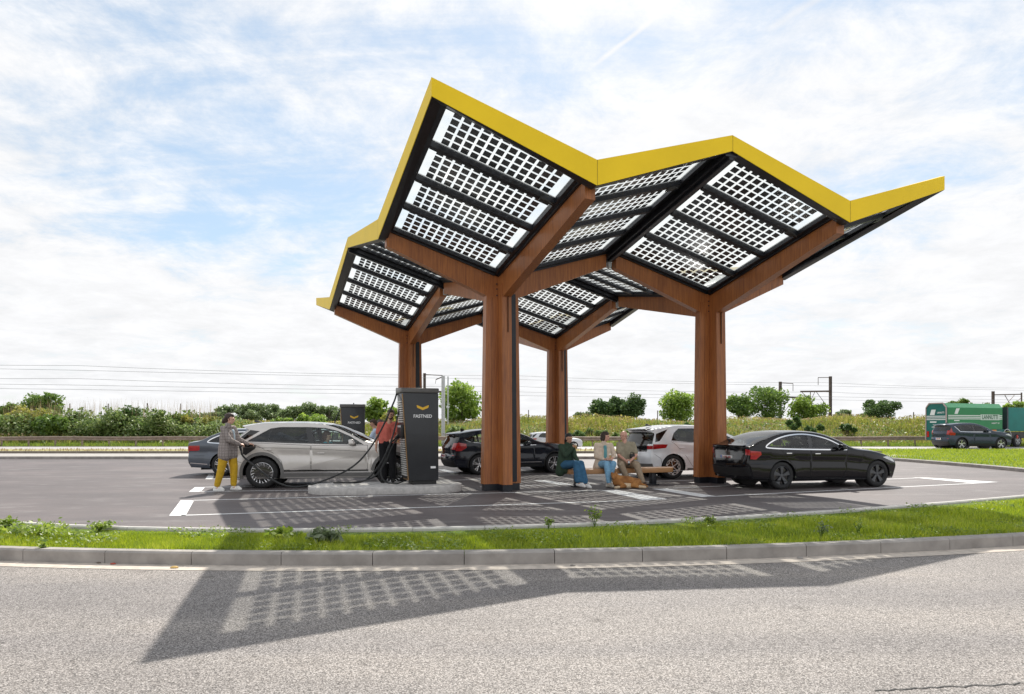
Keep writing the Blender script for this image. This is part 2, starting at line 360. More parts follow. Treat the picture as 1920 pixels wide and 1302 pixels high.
# far side: kerb, pale paving, verge, motorway
fx2=np.linspace(-60,70,60)
ISL=[G(px,py,.12) for px,py in ((1590,853.5),(1640,857),(1700,861),(1760,865.5),(1840,872),(1920,879),(2050,893),(2300,925))]
isl_x=[p.x for p in ISL]; isl_y=[p.y for p in ISL]
kerb_run('back_kerb',[(x,31.0) for x in np.linspace(-60,16.8,40)],.13,.18,M_CONC,1.0)
strip('pavement',const(31.18),const(34.6),.12,M_PAVE,np.linspace(-60,19,30))
kerb_run('median_kerb',[(x,34.6) for x in np.linspace(-60,19,40)],.24,.16,pbr('brown kerb',(.2,.17,.14),.85,var=.2),1.0)
strip('median_verge',const(34.76),const(38.6),.2,pbr('dry turf',(.3,.27,.1),.95,var=.35,vscale=2),np.linspace(-60,19,30))
strip('motorway',const(38.6),const(49.6),.004,M_MOTOR)
kerb_run('island_kerb',[(p.x,p.y) for p in ISL],.13,.16,M_CONC,1.0)
isl=[(p.x+.15,p.y) for p in ISL]+[(70,41),(isl_x[0]+1.5,41)]
sheet('grass_island',[isl],.11,M_GRASSBASE)
strip('motorway_edge',const(48.9),const(49.1),.008,M_WHITE)
# embankment: low verge behind the guard rail, then a bank up to the railway
def bank_z(x,y):
    base=53.0+.02*x; h=1.5+.16*np.sin(x*.06)+.12*np.sin(x*.17+1)
    a=np.clip((y-base)/8.5,0,1); a=a*a*(3-2*a)
    return .02+h*a+.12*np.sin(x*.8)*np.sin(y*.9)*a
gx=np.arange(-110,150,2.0); gy=np.concatenate([np.arange(49.6,70,1.0),np.arange(70,260,12.0)])
V=[(x,y,float(bank_z(x,y))) for y in gy for x in gx]; n=len(gx)
F=[(j*n+i,j*n+i+1,(j+1)*n+i+1,(j+1)*n+i) for j in range(len(gy)-1) for i in range(n-1)]
tag(np_mesh('embankment',V,F,pbr('bank soil',(.13,.12,.035),.95,var=.4,vscale=.7),sm=True),kind='structure')

# painted bays
def quadp(pts): return [G(px,py).xy for px,py in pts]
def line(a,b,wid=.09):
    a,b=G(*a).xy,G(*b).xy; n=Vector((-(b-a).y,(b-a).x)).normalized()*wid/2
    return [a-n,b-n,b+n,a+n]
marks=[quadp([(339,938.5),(364,938.5),(348,967.6),(317,967.6)]),line((340,967),(1215,938.2)),line((360,938.8),(1131,919.8)),
 quadp([(1127,920.2),(1156,919),(1252,936.5),(1207,938.4)]),
 quadp([(365.8,914),(384.5,914),(376,922.8),(354,922.8)]),line((374,922.4),(640,918.8)),line((380,914),(640,911)),
 quadp([(391.6,889),(402.5,889),(398.6,899),(385,899)]),line((397,898.6),(640,894)),line((400,889.4),(640,886)),
 quadp([(1222,917.2),(1247,916.3),(1344,931),(1316,932.8)]),line((1326,932),(1850,905.6)),line((1232,917),(1720,896.6)),
 quadp([(1712,895.8),(1740,896.3),(1872,904.4),(1826,906.6)]),
 quadp([(1000,901.3),(1022,900.8),(1078,909.2),(1052,910.6)]),line((900,913.5),(1060,909.8)),line((1100,907.2),(1310,900.4)),line((822,891.6),(1000,887.6)),line((825,901.5),(905,899.5)),
 quadp([(820,881),(833,880.5),(862,887),(846,888)])]
sheet('bay_markings',marks,.004,M_WHITE)
# ------------------------------------------------------------------ solar canopy
TH=.3717; CA,SA=math.cos(TH),math.sin(TH); CX0,CY0,AA,BB,HC,RI=-.2496,16.103,5.93,9.768,5.266,.8795
UF=[-.489,0,.487,.987,1.447]; UC=[-.489,-.003,.492,1.02,1.45]; VV=[-.4817,0,.505,1,1.5217]
canopy=empty('solar_canopy',(CX0,CY0,0),TH,'large zigzag solar roof with yellow edge on four timber columns','canopy')
def RP(i,j,dz=0):                               # roof corner in the canopy's own frame (x along bays, y away)
    u=UF[i] if j==0 else UC[i]
    return Vector((AA*u,BB*VV[j],HC+RI*((1-i%2)+(1-j%2))+dz))
def RB(i,j,s,t,dz):                             # point on roof cell i,j
    a=RP(i,j).lerp(RP(i+1,j),s); b=RP(i,j+1).lerp(RP(i+1,j+1),s); p=a.lerp(b,t); p.z+=dz; return p
DZ=-.15
def cellbox(mb,i,j,s0,s1,t0,t1,z0,z1,m=0):
    mb.hexa([RB(i,j,s0,t0,z0),RB(i,j,s1,t0,z0),RB(i,j,s1,t1,z0),RB(i,j,s0,t1,z0)],[RB(i,j,s0,t0,z1),RB(i,j,s1,t0,z1),RB(i,j,s1,t1,z1),RB(i,j,s0,t1,z1)],m)
def panel_glass():
    m,t,o=nt('panel glass'); tr=N(t,'ShaderNodeBsdfTransparent'); tr.inputs[0].default_value=(.90,.91,.90,1)
    tl=N(t,'ShaderNodeBsdfTranslucent'); tl.inputs[0].default_value=(.85,.88,.9,1); gl=N(t,'ShaderNodeBsdfGlossy'); gl.inputs['Roughness'].default_value=.08
    n=noise(t,coords(t),2,3); mp=N(t,'ShaderNodeMapRange'); mp.inputs[3].default_value=.10; mp.inputs[4].default_value=.22; L(t,n,mp.inputs[0])
    a=N(t,'ShaderNodeMixShader'); L(t,mp.outputs[0],a.inputs[0]); L(t,tr.outputs[0],a.inputs[1]); L(t,tl.outputs[0],a.inputs[2])
    b=N(t,'ShaderNodeMixShader'); b.inputs[0].default_value=.06; L(t,a.outputs[0],b.inputs[1]); L(t,gl.outputs[0],b.inputs[2]); L(t,b.outputs[0],o.inputs[0]); return m
M_PGLASS=panel_glass()
M_CELL=pbr('solar cell',(.065,.075,.088),.22,var=.55,vscale=2.5,spec=.8)
M_JBOX=pbr('junction box',(.03,.03,.03),.5,var=.2)
NU,NV=12,5
for i in range(4):
    for j in range(4):
        fr=MB(); lu=(RP(i+1,j)-RP(i,j)).length; lv=(RP(i,j+1)-RP(i,j)).length
        # borders: wider on the column side and along outer eaves
        bl=(.27 if i%2==0 else .23)/lu; br=(.23 if i%2==0 else .32)/lu
        bt=(.20 if j%2==0 else .22)/lv; bb=(.22 if j%2==0 else .22)/lv
        z0,z1=DZ-.08,DZ+.03
        cellbox(fr,i,j,0,bl,0,1,z0,z1); cellbox(fr,i,j,1-br,1,0,1,z0,z1)
        cellbox(fr,i,j,bl,1-br,0,bt,z0,z1); cellbox(fr,i,j,bl,1-br,1-bb,1,z0,z1)
        n=4; pw=.10/lv; span=(1-bt-bb-(n-1)*pw)/n
        for k in range(n-1):
            t0=bt+span*(k+1)+pw*k; cellbox(fr,i,j,bl,1-br,t0,t0+pw,DZ-.10,z1)
            tt=t0+pw*.5
            sj=1-br-.22/lu if i%2==0 else bl+.10/lu
        fr.build('roof_frame',M_STEEL,canopy)
        for k in (1,3):
            if k==3 and (i+j)%2: continue
            t0=bt+span*k+pw*(k-1)-.05/lv; jb=MB()
            cellbox(jb,i,j,1-br-.34/lu,1-br-.14/lu,t0-.02/lv,t0+.10/lv,DZ-.17,DZ-.135)
            jb.tube([RB(i,j,1-br-.2/lu,t0,DZ-.15),RB(i,j,1-br-.12/lu,t0-.03/lv,DZ-.19),RB(i,j,1-br-.03/lu,t0+.05/lv,DZ-.14)],.012,5)
            jb.build('junction_box',M_JBOX,canopy)
        for k in range(n):
            t0=bt+(span+pw)*k; t1=t0+span; s0,s1=bl,1-br
            pn=MB(); cellbox(pn,i,j,s0+.001,s1-.001,t0+.0005,t1-.0005,DZ,DZ+.008)
            po=pn.build('solar_panel',M_PGLASS,canopy)
            cl=MB(); mu=.16/lu; mv=.03/lv; su=(s1-s0-2*mu)/NU; sv=(t1-t0-2*mv)/NV
            for a in range(NU):
                for b in range(NV):
                    sa=s0+mu+su*(a+.125); sb=s0+mu+su*(a+.875); ta=t0+mv+sv*(b+.105); tb=t0+mv+sv*(b+.895)
                    cl.add([RB(i,j,sa,ta,DZ-.003),RB(i,j,sb,ta,DZ-.003),RB(i,j,sb,tb,DZ-.003),RB(i,j,sa,tb,DZ-.003)],[(0,1,2,3)])
            cl.build('solar_cells',M_CELL,po)
# fascia
ring=[(i,0) for i in range(5)]+[(4,j) for j in range(1,5)]+[(i,4) for i in range(3,-1,-1)]+[(0,j) for j in range(3,0,-1)]
cen=Vector((AA*.5,BB*.5,0))
def fpt(i,j,out,dz):
    p=RP(i,j,dz); 
    if j==0: p.y-=out
    if j==4: p.y+=out
    if i==0: p.x-=out
    if i==4: p.x+=out
    return p
for side in ([(i,0) for i in range(5)],[(4,j) for j in range(5)],[(i,4) for i in range(5)],[(0,j) for j in range(5)]):
    mb=MB()
    for a,b in zip(side,side[1:]):
        wa=.30 if (a[0]+a[1])%2==0 else .445; wb=.30 if (b[0]+b[1])%2==0 else .445
        mb.hexa([fpt(*a,-.015,-wa),fpt(*b,-.015,-wb),fpt(*b,.045,-wb),fpt(*a,.045,-wa)],[fpt(*a,-.015,0),fpt(*b,-.015,0),fpt(*b,.045,0),fpt(*a,.045,0)])
    mb.build('fascia',M_YEL,canopy)
    sf=MB()
    for a,b in zip(side,side[1:]):
        wa=.31 if (a[0]+a[1])%2==0 else .455; wb=.31 if (b[0]+b[1])%2==0 else .455
        sf.hexa([fpt(*a,-.16,-wa),fpt(*b,-.16,-wb),fpt(*b,.036,-wb),fpt(*a,.036,-wa)],[fpt(*a,-.16,-.12),fpt(*b,-.16,-.12),fpt(*b,-.018,-.12),fpt(*a,-.018,-.12)])
    sf.build('soffit',M_STEEL,canopy)
    pj=MB()
    for (ii,jj),(i2,j2) in list(zip(side,side[1:])):
        wa=.30 if (ii+jj)%2==0 else .445; wb=.30 if (i2+j2)%2==0 else .445
        for f_ in (() if (ii,jj)==side[0] else (.002,)):
            a=fpt(ii,jj,.046,0).lerp(fpt(i2,j2,.046,0),f_); hh=wa+(wb-wa)*f_; d_=(fpt(i2,j2,.046,0)-fpt(ii,jj,.046,0)).normalized()*.004; n_=Vector((0,-.0015,0)) if jj==j2==0 else Vector((-.0015,0,0))
            if (jj==j2==4): n_=Vector((0,.0015,0))
            if (ii==i2==4): n_=Vector((.0015,0,0))
            pj.add([a-d_+n_,a+d_+n_,a+d_+n_-Vector((0,0,hh)),a-d_+n_-Vector((0,0,hh))],[(0,1,2,3)])
    pj.build('panel_joint',pbr('fascia joint',(.22,.15,.01),.7),canopy)
# dark flashing under the outer eaves and ridge beams
for pts in ([(2,j) for j in range(5)],):
    for a,b in zip(pts,pts[1:]):
        mb=MB(); p,q=RP(*a,DZ-.16),RP(*b,DZ-.16); mb.bar(p,q,.26,.18); 
        p2,q2=RP(*a,DZ-.20),RP(*b,DZ-.20); mb.bar(p2,q2,.09,.22); mb.build('ridge_beam',M_STEEL,canopy)
for a,b in zip([(i,2) for i in range(5)],[(i,2) for i in range(1,5)]):
    mb=MB(); mb.bar(RP(*a,DZ-.15),RP(*b,DZ-.15),.22,.14); mb.bar(RP(*a,DZ-.18),RP(*b,DZ-.18),.08,.2); mb.build('ridge_beam',M_STEEL,canopy)
# columns and beams
def taper_beam(p,q,w,h0,h1):
    d=Vector((q.x-p.x,q.y-p.y,0)).normalized(); n=Vector((-d.y,d.x,0))*w/2
    mb=MB(); a=[p-n-Vector((0,0,h0)),p+n-Vector((0,0,h0)),p+n,p-n]; b=[q-n-Vector((0,0,h1)),q+n-Vector((0,0,h1)),q+n,q-n]
    mb.hexa(a,b); return mb
for ci in (1,3):
    for cj in (1,3):
        c=RP(ci,cj); c.z=0; top=HC-.70
        lb,lt,th=.47,.40,.115
        col=MB()
        def cross(l,z): 
            l2=l; return [(-l,-th,z),(-th,-th,z),(-th,-l2,z),(th,-l2,z),(th,-th,z),(l,-th,z),(l,th,z),(th,th,z),(th,l2,z),(-th,l2,z),(-th,th,z),(-l,th,z)]
        A=[Vector(p)+c for p in cross(lb,.16)]; Bv=[Vector(p)+c for p in cross(lt,top+.28)]
        col.add(A+Bv,[tuple(range(11,-1,-1)),tuple(range(12,24))]+[(k,(k+1)%12,12+(k+1)%12,12+k) for k in range(12)])
        # saw cuts: shallow battens that break the faces into boards
        co=col.build('column',M_WOOD,canopy)
        gr=MB()
        for (x,y,dx) in ((-.30,-th-.0015,1),(th+.0,0,0)):
            if dx: gr.hexa([c+Vector((-.292,-th-.002,.2)),c+Vector((-.286,-th-.002,.2)),c+Vector((-.286,-th+.01,.2)),c+Vector((-.292,-th+.01,.2))],[c+Vector((-.262,-th-.002,top)),c+Vector((-.256,-th-.002,top)),c+Vector((-.256,-th+.01,top)),c+Vector((-.262,-th+.01,top))])
        gr.box((c.x+.02,c.y-lt-.022,top-.35),(.008,.05,1.0))
        gr.build('board_joint',pbr('joint shadow gap',(.03,.012,.006),.9),co)
        pl=MB(); pl.hexa([c+Vector((th+.002,-th-.045,.2)),c+Vector((th+.24,-th-.045,.2)),c+Vector((th+.24,-th-.002,.2)),c+Vector((th+.002,-th-.002,.2))],
             [c+Vector((th+.002,-th-.045,top+.1)),c+Vector((th+.2,-th-.045,top+.1)),c+Vector((th+.2,-th-.002,top+.1)),c+Vector((th+.002,-th-.002,top+.1))])
        pl.box((c.x+th+.24,c.y-th-.16,.0),(.001,.001,.001)) if False else None
        pl.build('cable_cover',M_STEEL,co)
        bs=MB(); l=lb-.03
        bs.add([Vector(p)+c for p in cross(l,-.01)]+[Vector(p)+c for p in cross(l,.158)],[tuple(range(11,-1,-1)),tuple(range(12,24))]+[(k,(k+1)%12,12+(k+1)%12,12+k) for k in range(12)])
        bs.build('column_base',M_STEEL,co)
        bolts=MB()
        for bz in (top+.05,top+.2,top+.32): bolts.box((c.x-th-.03,c.y-th-.006,bz),(.03,.012,.03)); bolts.box((c.x+.05,c.y-lt-.012,bz),(.03,.012,.03))
        bolts.build('bolt_heads',M_STEEL,co)
        for (di,dj) in ((-1,0),(1,0),(0,-1),(0,1)):
            e=RP(ci+di,cj+dj); r0=RP(ci,cj); p=r0.lerp(e,.0); q=r0.lerp(e,.955)
            p=Vector((p.x,p.y,r0.z+DZ-.085)); q=Vector((q.x,q.y,q.z+DZ-.085))
            d=Vector((q.x-p.x,q.y-p.y,0)).normalized()
            p=p+d*(th*.0+.10)+Vector((0,0,(q.z-p.z)*.10/(q-p).length))
            if di==0: p-=Vector((0,0,.004))
            taper_beam(p,q,.2 if di else .205,.58 if di else .575,.33).build('beam',M_WOOD,canopy)
            fl=MB(); fl.bar(p+Vector((0,0,.035))+d*.1,q+Vector((0,0,.035)),.30,.05); fl.build('flashing',M_STEEL,canopy)
for (i,j) in ((2,1),(1,2),(3,2),(2,3)):
    p=RP(i,j,DZ-.33); MB().box(p,(.09,.12,.22)).build('beam_connector',M_GALV,canopy,bevel=.01)

# ------------------------------------------------------------------ text helper
def text_mesh(s,size,name='lettering',extrude=.002,space=1.0):
    cu=bpy.data.curves.new(name,'FONT'); cu.body=s; cu.size=size; cu.align_x='CENTER'; cu.align_y='CENTER'; cu.extrude=extrude; cu.space_character=space; cu.offset=size*.022
    o=bpy.data.objects.new('tmp',cu); COL.objects.link(o); bpy.context.view_layer.update()
    dg=bpy.context.evaluated_depsgraph_get(); me=bpy.data.meshes.new_from_object(o.evaluated_get(dg))
    bpy.data.objects.remove(o); return me
def put_text(s,size,mat,parent,M,name='lettering',bold=0,sx=1.0,space=1.0):
    me=text_mesh(s,size,name,space=space); me.materials.clear()
    me.transform(M@Matrix.Diagonal((sx,1,1,1)))
    return mesh_obj(name,me,mat,parent)

# ------------------------------------------------------------------ chargers
M_CHB=pbr('charger body',(.022,.024,.028),.42,var=.15,vscale=3,coat=.15)
M_CHTOP=pbr('charger cap',(.10,.095,.09),.4,var=.1)
M_LOUV=pbr('louver aluminium',(.75,.73,.70),.4,.3,var=.1)
M_CHEV=pbr('chevron yellow',(.85,.5,.03),.4,var=.05)
M_LETTER=pbr('white lettering',(.85,.85,.85),.5,var=.03)
M_COPPER=pbr('bronze edge',(.28,.17,.08),.4,.5,var=.2)
def charger(loc,rz,label):
    r=empty('charging_station',loc,rz,label,'charger','charging stations on the islands')
    # front profile leans: top wide, foot narrow.  x across, y depth (front at y=0, away +y)
    H=2.27; w0,w1=.70,.86; x1=.40; d=.62
    def prof(z): f=z/H; return x1-(w0+(w1-w0)*f), x1
    b=MB()
    zs=[.09,H-.13]
    q=[]
    for z in zs:
        a,c=prof(z); q.append([(a,0,z),(c,0,z),(c,d,z),(a-.02,d,z)])
    b.hexa(q[0],q[1]); b.build('cabinet',M_CHB,r,bevel=.018)
    f=MB(); a,c=prof(.05); f.box(((a+c)/2+.03,d/2,.045),(c-a-.14,d-.1,.09)); f.build('plinth',M_BLK,r)
    cp=MB(); a,c=prof(H-.13); 
    cp.hexa([(a-.03,-.012,H-.127),(c+.012,-.012,H-.127),(c+.012,d+.02,H-.127),(a-.05,d+.02,H-.127)],[(a-.03,-.0,H-.015),(c+.012,-.0,H-.015),(c+.012,d+.02,H+.015),(a-.05,d+.02,H+.015)])
    cp.build('cap',M_CHTOP,r,bevel=.02)
    l=MB()
    for k in range(34):
        z=.22+k*.052
        if 1.08<z<1.42: continue
        a,_=prof(z); l.box((a-.022,d/2+.02,z),(.05,d-.12,.026))
    l.build('louvers',M_LOUV,r)
    ed=MB(); a0,_=prof(.12); a1,_=prof(H-.16); ed.bar((a0-.012,.005,.12),(a1-.012,.005,H-.16),.022,.022); ed.bar((a0-.012,.005,.12),(a0-.012,d-.05,.12),.022,.022); ed.build('edge_trim',M_COPPER,r)
    hs=MB(); a,_=prof(1.25); hs.box((a-.045,d/2,1.25),(.09,d-.12,.30)); hs.build('holster',M_BLK,r,bevel=.015)
    sc=MB(); 
    for k in range(3): sc.box((a-.092,d*.25+k*.13,1.36),(.006,.07,.045))
    sc.build('status_labels',M_LETTER,r)
    MX=Matrix.Rotation(math.pi/2,4,'X')
    s=.80/2
    ch=MB(); cxm=.02; zc=1.80
    pts=[(-.145,.045),(-.135,.055),(0,.0),(.135,.055),(.145,.045),(.13,-.005),(0,-.06),(-.13,-.005)]
    n=len(pts); ch.add([(cxm+x,-.002,zc+z) for x,z in pts]+[(cxm+x,-.009,zc+z) for x,z in pts],[tuple(range(n)),tuple(range(2*n-1,n-1,-1))]+[(i,n+i,n+(i+1)%n,(i+1)%n) for i in range(n)])
    ch.build('chevron_mark',M_CHEV,r)
    put_text('FASTNED',.105,M_LETTER,r,Matrix.Translation((cxm,-.004,1.595))@MX,sx=1.0)
    st=MB(); st.box((.27,-.003,.40),(.12,.006,.05)); st.build('rating_plate',M_LETTER,r)
    ant=MB(); ant.tube([(.0,.25,H),(.0,.25,H+.045)],.02,8); ant.build('antenna',M_BLK,r)
    return r
ISLZ=.16
ch1=charger((G(791,909,ISLZ).x,G(791,909,ISLZ).y,ISLZ),R_(20),'tall dark charging station with yellow chevron, standing on the front concrete island')
ch2=charger((-5.69,24.2,.05),R_(13),'dark charging station further back, seen over the bonnet of the silver hatchback')
def spline(P,n=40):
    P=[Vector(p) for p in P]; P=[P[0]*2-P[1]]+P+[P[-1]*2-P[-2]]; out=[]
    for i in range(1,len(P)-2):
        for k in range(n):
            t=k/n; a,b,c,d=P[i-1:i+3]
            out.append(.5*((2*b)+(-a+c)*t+(2*a-5*b+4*c-d)*t*t+(-a+3*b-3*c+d)*t**3))
    out.append(P[-2]); return out
def world_to(o,p):
    M=Matrix.Translation(o.location)@Matrix.Rotation(o.rotation_euler.z,4,'Z'); return M.inverted()@Vector(p)
def W3(px,py,Y): return Vector(((px-960)*Y/FPX,Y,CAMH-(py-HZ)*Y/FPX))
M_CABLE=pbr('charging cable',(.012,.013,.014),.5,var=.2)
def cable(o,pts,r=.017,name='charging_cable'):
    P=[world_to(o,p) for p in spline(pts,12)]
    return MB().tube(P,r,8).build(name,M_CABLE,o,sm=True)
PORT=W3(467,836,16.20)
cab=cable(ch1,[W3(744,738,16.15),W3(736,760,15.85),W3(706,822,15.75),W3(668,870,15.6),W3(616,898,15.6),(W3(560,913,15.55)),W3(520,905,15.6),W3(480,876,15.75),W3(456,856,15.9),W3(452,843,15.95)],.021)
MB().tube([world_to(ch1,W3(452,845,15.95)),world_to(ch1,W3(450,838,15.97)),world_to(ch1,W3(455,834,16.05)),world_to(ch1,PORT)],[.026,.03,.034,.03],10).build('connector',M_BLK,cab,sm=True)
cable(ch1,[W3(752,742,16.1),W3(748,770,15.9),W3(737,816,15.8),W3(724,850,15.75),W3(706,880,15.7),W3(680,903,15.7),W3(640,905.5,15.65),W3(625,905.5,15.6)],.019)
cable(ch1,[W3(754,812,16.05),W3(742,822,15.85),W3(728,838,15.8),W3(722,862,15.75),W3(714,886,15.7),W3(722,903,15.65),W3(742,907.0,15.6),W3(756,903,15.7)],.017)
cable(ch1,[W3(757,816,16.05),W3(745,824,15.85),W3(733,842,15.8),W3(722,868,15.75),W3(700,895,15.7),W3(664,904.5,15.68),W3(630,904.6,15.8)],.017)
gun=MB(); gun.tube([world_to(ch1,W3(756,815,16.0)),world_to(ch1,W3(748,817,15.92)),world_to(ch1,W3(741,822,15.86))],[.045,.04,.03],8); gun.build('connector',M_BLK,ch1,sm=True)
cable(ch2,[ch2.location+Vector((-.48,-.05,2.05)),ch2.location+Vector((-.62,-.2,1.6)),ch2.location+Vector((-.72,-.2,.9)),ch2.location+Vector((-.55,-.1,.5)),ch2.location+Vector((-.42,0,1.1))],.02)
# concrete islands
def island(name,c,l,wd,rz,label,h=ISLZ):
    r=wd/2; pts=[]
    for k in range(13): a=-math.pi/2+math.pi*k/12; pts.append((l/2-r+r*math.cos(a),r*math.sin(a)))
    for k in range(13): a=math.pi/2+math.pi*k/12; pts.append((-l/2+r+r*math.cos(a),r*math.sin(a)))
    mb=MB().prism(pts,-.02,h); o=mb.build(name,M_CONC2,bevel=.015); o.location=(c[0],c[1],0); o.rotation_euler=(0,0,rz)
    return tag(o,label,'traffic island','concrete islands under the chargers')
ia=G(614,921); ib=G(865,913)
island('concrete_island',(-2.95,15.83),3.55,1.62,R_(11),'long rounded concrete island carrying the front charging station')
island('concrete_island',(-6.0,24.6),3.6,1.5,R_(13),'concrete island under the rear charging station behind the silver hatchback',.05)
# ------------------------------------------------------------------ vehicles
def inpoly(p,poly):
    x,y=p; c=False; n=len(poly); j=n-1
    for i in range(n):
        xi,yi=poly[i]; xj,yj=poly[j]
        if (yi>y)!=(yj>y) and x<(xj-xi)*(y-yi)/(yj-yi)+xi: c=not c
        j=i
    return c
def inset(poly,d):
    n=len(poly); A=sum(poly[i][0]*poly[(i+1)%n][1]-poly[(i+1)%n][0]*poly[i][1] for i in range(n)); sg=1 if A>0 else -1; out=[]
    for i in range(n):
        p=Vector(poly[i]); a=(p-Vector(poly[i-1])).normalized(); b=(Vector(poly[(i+1)%n])-p).normalized()
        na=Vector((-a.y,a.x))*sg; nb=Vector((-b.y,b.x))*sg; m=(na+nb); m=m/max(.35,m.length**2/2) if m.length>1e-6 else na
        out.append(tuple(p+m*d))
    return out
def cr(P,n=6,closed=False):
    P=[Vector(p) for p in P]
    Q=[P[0]*2-P[1]]+P+[P[-1]*2-P[-2]]; out=[]
    for i in range(1,len(Q)-2):
        for k in range(n):
            t=k/n; a,b,c,d=Q[i-1:i+3]; out.append(.5*((2*b)+(-a+c)*t+(2*a-5*b+4*c-d)*t*t+(-a+3*b-3*c+d)*t**3))
    out.append(P[-1]); return out
def crs(P,sharp,n=5):
    out=[]; i0=0
    for i in range(1,len(P)):
        if sharp[i] or i==len(P)-1: seg=cr(P[i0:i+1],n); out+=seg if i==len(P)-1 else seg[:-1]; i0=i
    return out
def wheel(parent,x,y,r,style,W=.215,rimmat=None,facing=-1):
    w=MB(); rr=r*.70 if style!='small' else r*.62
    RX=Matrix.Translation((x,y,r))@Matrix.Rotation(math.pi/2*(1 if facing<0 else -1),4,'X')   # local +z -> outward
    h=W/2
    w.lathe([(0,h-.09),(rr*.55,h-.09),(rr*.62,h-.075),(rr*.62,h-.06),(rr*.3,h-.055),(0,h-.05)],24,0,RX)
    wo=w.build('wheel',M_BLK,parent,sm=True)
    ty=MB(); ty.lathe([(rr*.96,-h*.9),(rr*1.06,-h),(r*.93,-h*.98),(r*.99,-h*.75),(r,-h*.4),(r,h*.4),(r*.99,h*.75),(r*.93,h*.98),(rr*1.06,h),(rr*.985,h*.93),(rr*.95,h-.03),(rr*.9,h-.10),(0,h-.11)],40,0,RX)
    ty.build('tyre',M_RUB,wo,sm=True,angle=R_(50))
    rm=MB(); zf=h-.012
    rm.lathe([(rr*.97,h-.05),(rr*.985,zf),(rr*.95,zf+.004),(rr*.93,zf-.006),(rr*.92,h-.06)],40,0,RX)
    def spoke(a0,a1,r0,r1,w0,w1,z0,z1,th=.02,m=0):
        p=Vector((r0*math.cos(a0),r0*math.sin(a0),z0)); q=Vector((r1*math.cos(a1),r1*math.sin(a1),z1)); d=(q-p).normalized(); n=Vector((-d.y,d.x,0)).normalized(); zz=Vector((0,0,th))
        vs=[p-n*w0/2-zz,p+n*w0/2-zz,p+n*w0/2,p-n*w0/2,q-n*w1/2-zz,q+n*w1/2-zz,q+n*w1/2,q-n*w1/2]
        rm.add([RX@v for v in vs],[(0,1,5,4),(1,2,6,5),(2,3,7,6),(3,0,4,7),(0,3,2,1),(4,5,6,7)],m)
    m2=M_GLOSSBLK
    if style=='turbine':
        for k in range(20):
            a=2*math.pi*k/20; spoke(a,a+.13,rr*(.74 if k%2 else .62),rr*.95,.004,.015 if k%2 else .022,zf-.012,zf-.002)
        rm.lathe([(0,zf-.02),(rr*.5,zf-.016),(rr*.93,zf-.022)],40,1,RX)
    elif style=='star':
        for k in range(5):
            a=2*math.pi*k/5+math.pi/2+.3
            spoke(a,a,rr*.08,rr*.72,.02,.022,zf-.02,zf-.004); spoke(a,a+.30,rr*.66,rr*.94,.022,.03,zf-.005,zf-.002); spoke(a,a-.30,rr*.66,rr*.94,.022,.03,zf-.005,zf-.002)
            b=a+math.pi/5; spoke(b-.02,a+.30,rr*.62,rr*.94,.018,.02,zf-.014,zf-.004); spoke(b+.02,a+2*math.pi/5-.30,rr*.62,rr*.94,.018,.02,zf-.014,zf-.004)
        rm.lathe([(0,zf-.012),(rr*.14,zf-.014)],20,0,RX); rm.lathe([(rr*.14,zf-.035),(rr*.93,zf-.04)],40,1,RX)
    elif style=='aero':
        for k in range(5):
            a=2*math.pi*k/5+.2; spoke(a,a+.10,rr*.10,rr*.93,rr*.16,rr*.42,zf-.014,zf-.004,.02,0); spoke(a+.16,a+.36,rr*.25,rr*.93,rr*.05,rr*.22,zf-.03,zf-.018,.01,1)
        rm.lathe([(0,zf-.006),(rr*.13,zf-.01),(rr*.14,zf-.03)],20,0,RX); rm.lathe([(rr*.10,zf-.045),(rr*.93,zf-.05)],40,1,RX)
    else:
        n=5
        for k in range(n):
            a=2*math.pi*k/n+.35
            spoke(a-.10,a-.17,rr*.15,rr*.94,rr*.09,rr*.13,zf-.02,zf-.003); spoke(a+.10,a+.17,rr*.15,rr*.94,rr*.09,rr*.13,zf-.02,zf-.003)
        rm.lathe([(0,zf-.01),(rr*.17,zf-.012),(rr*.18,zf-.03)],20,0,RX); rm.lathe([(rr*.15,zf-.05),(rr*.93,zf-.055)],40,1,RX)
    rm.build('rim',[rimmat or M_SILVER,m2],wo,sm=True,angle=R_(35))
    return wo
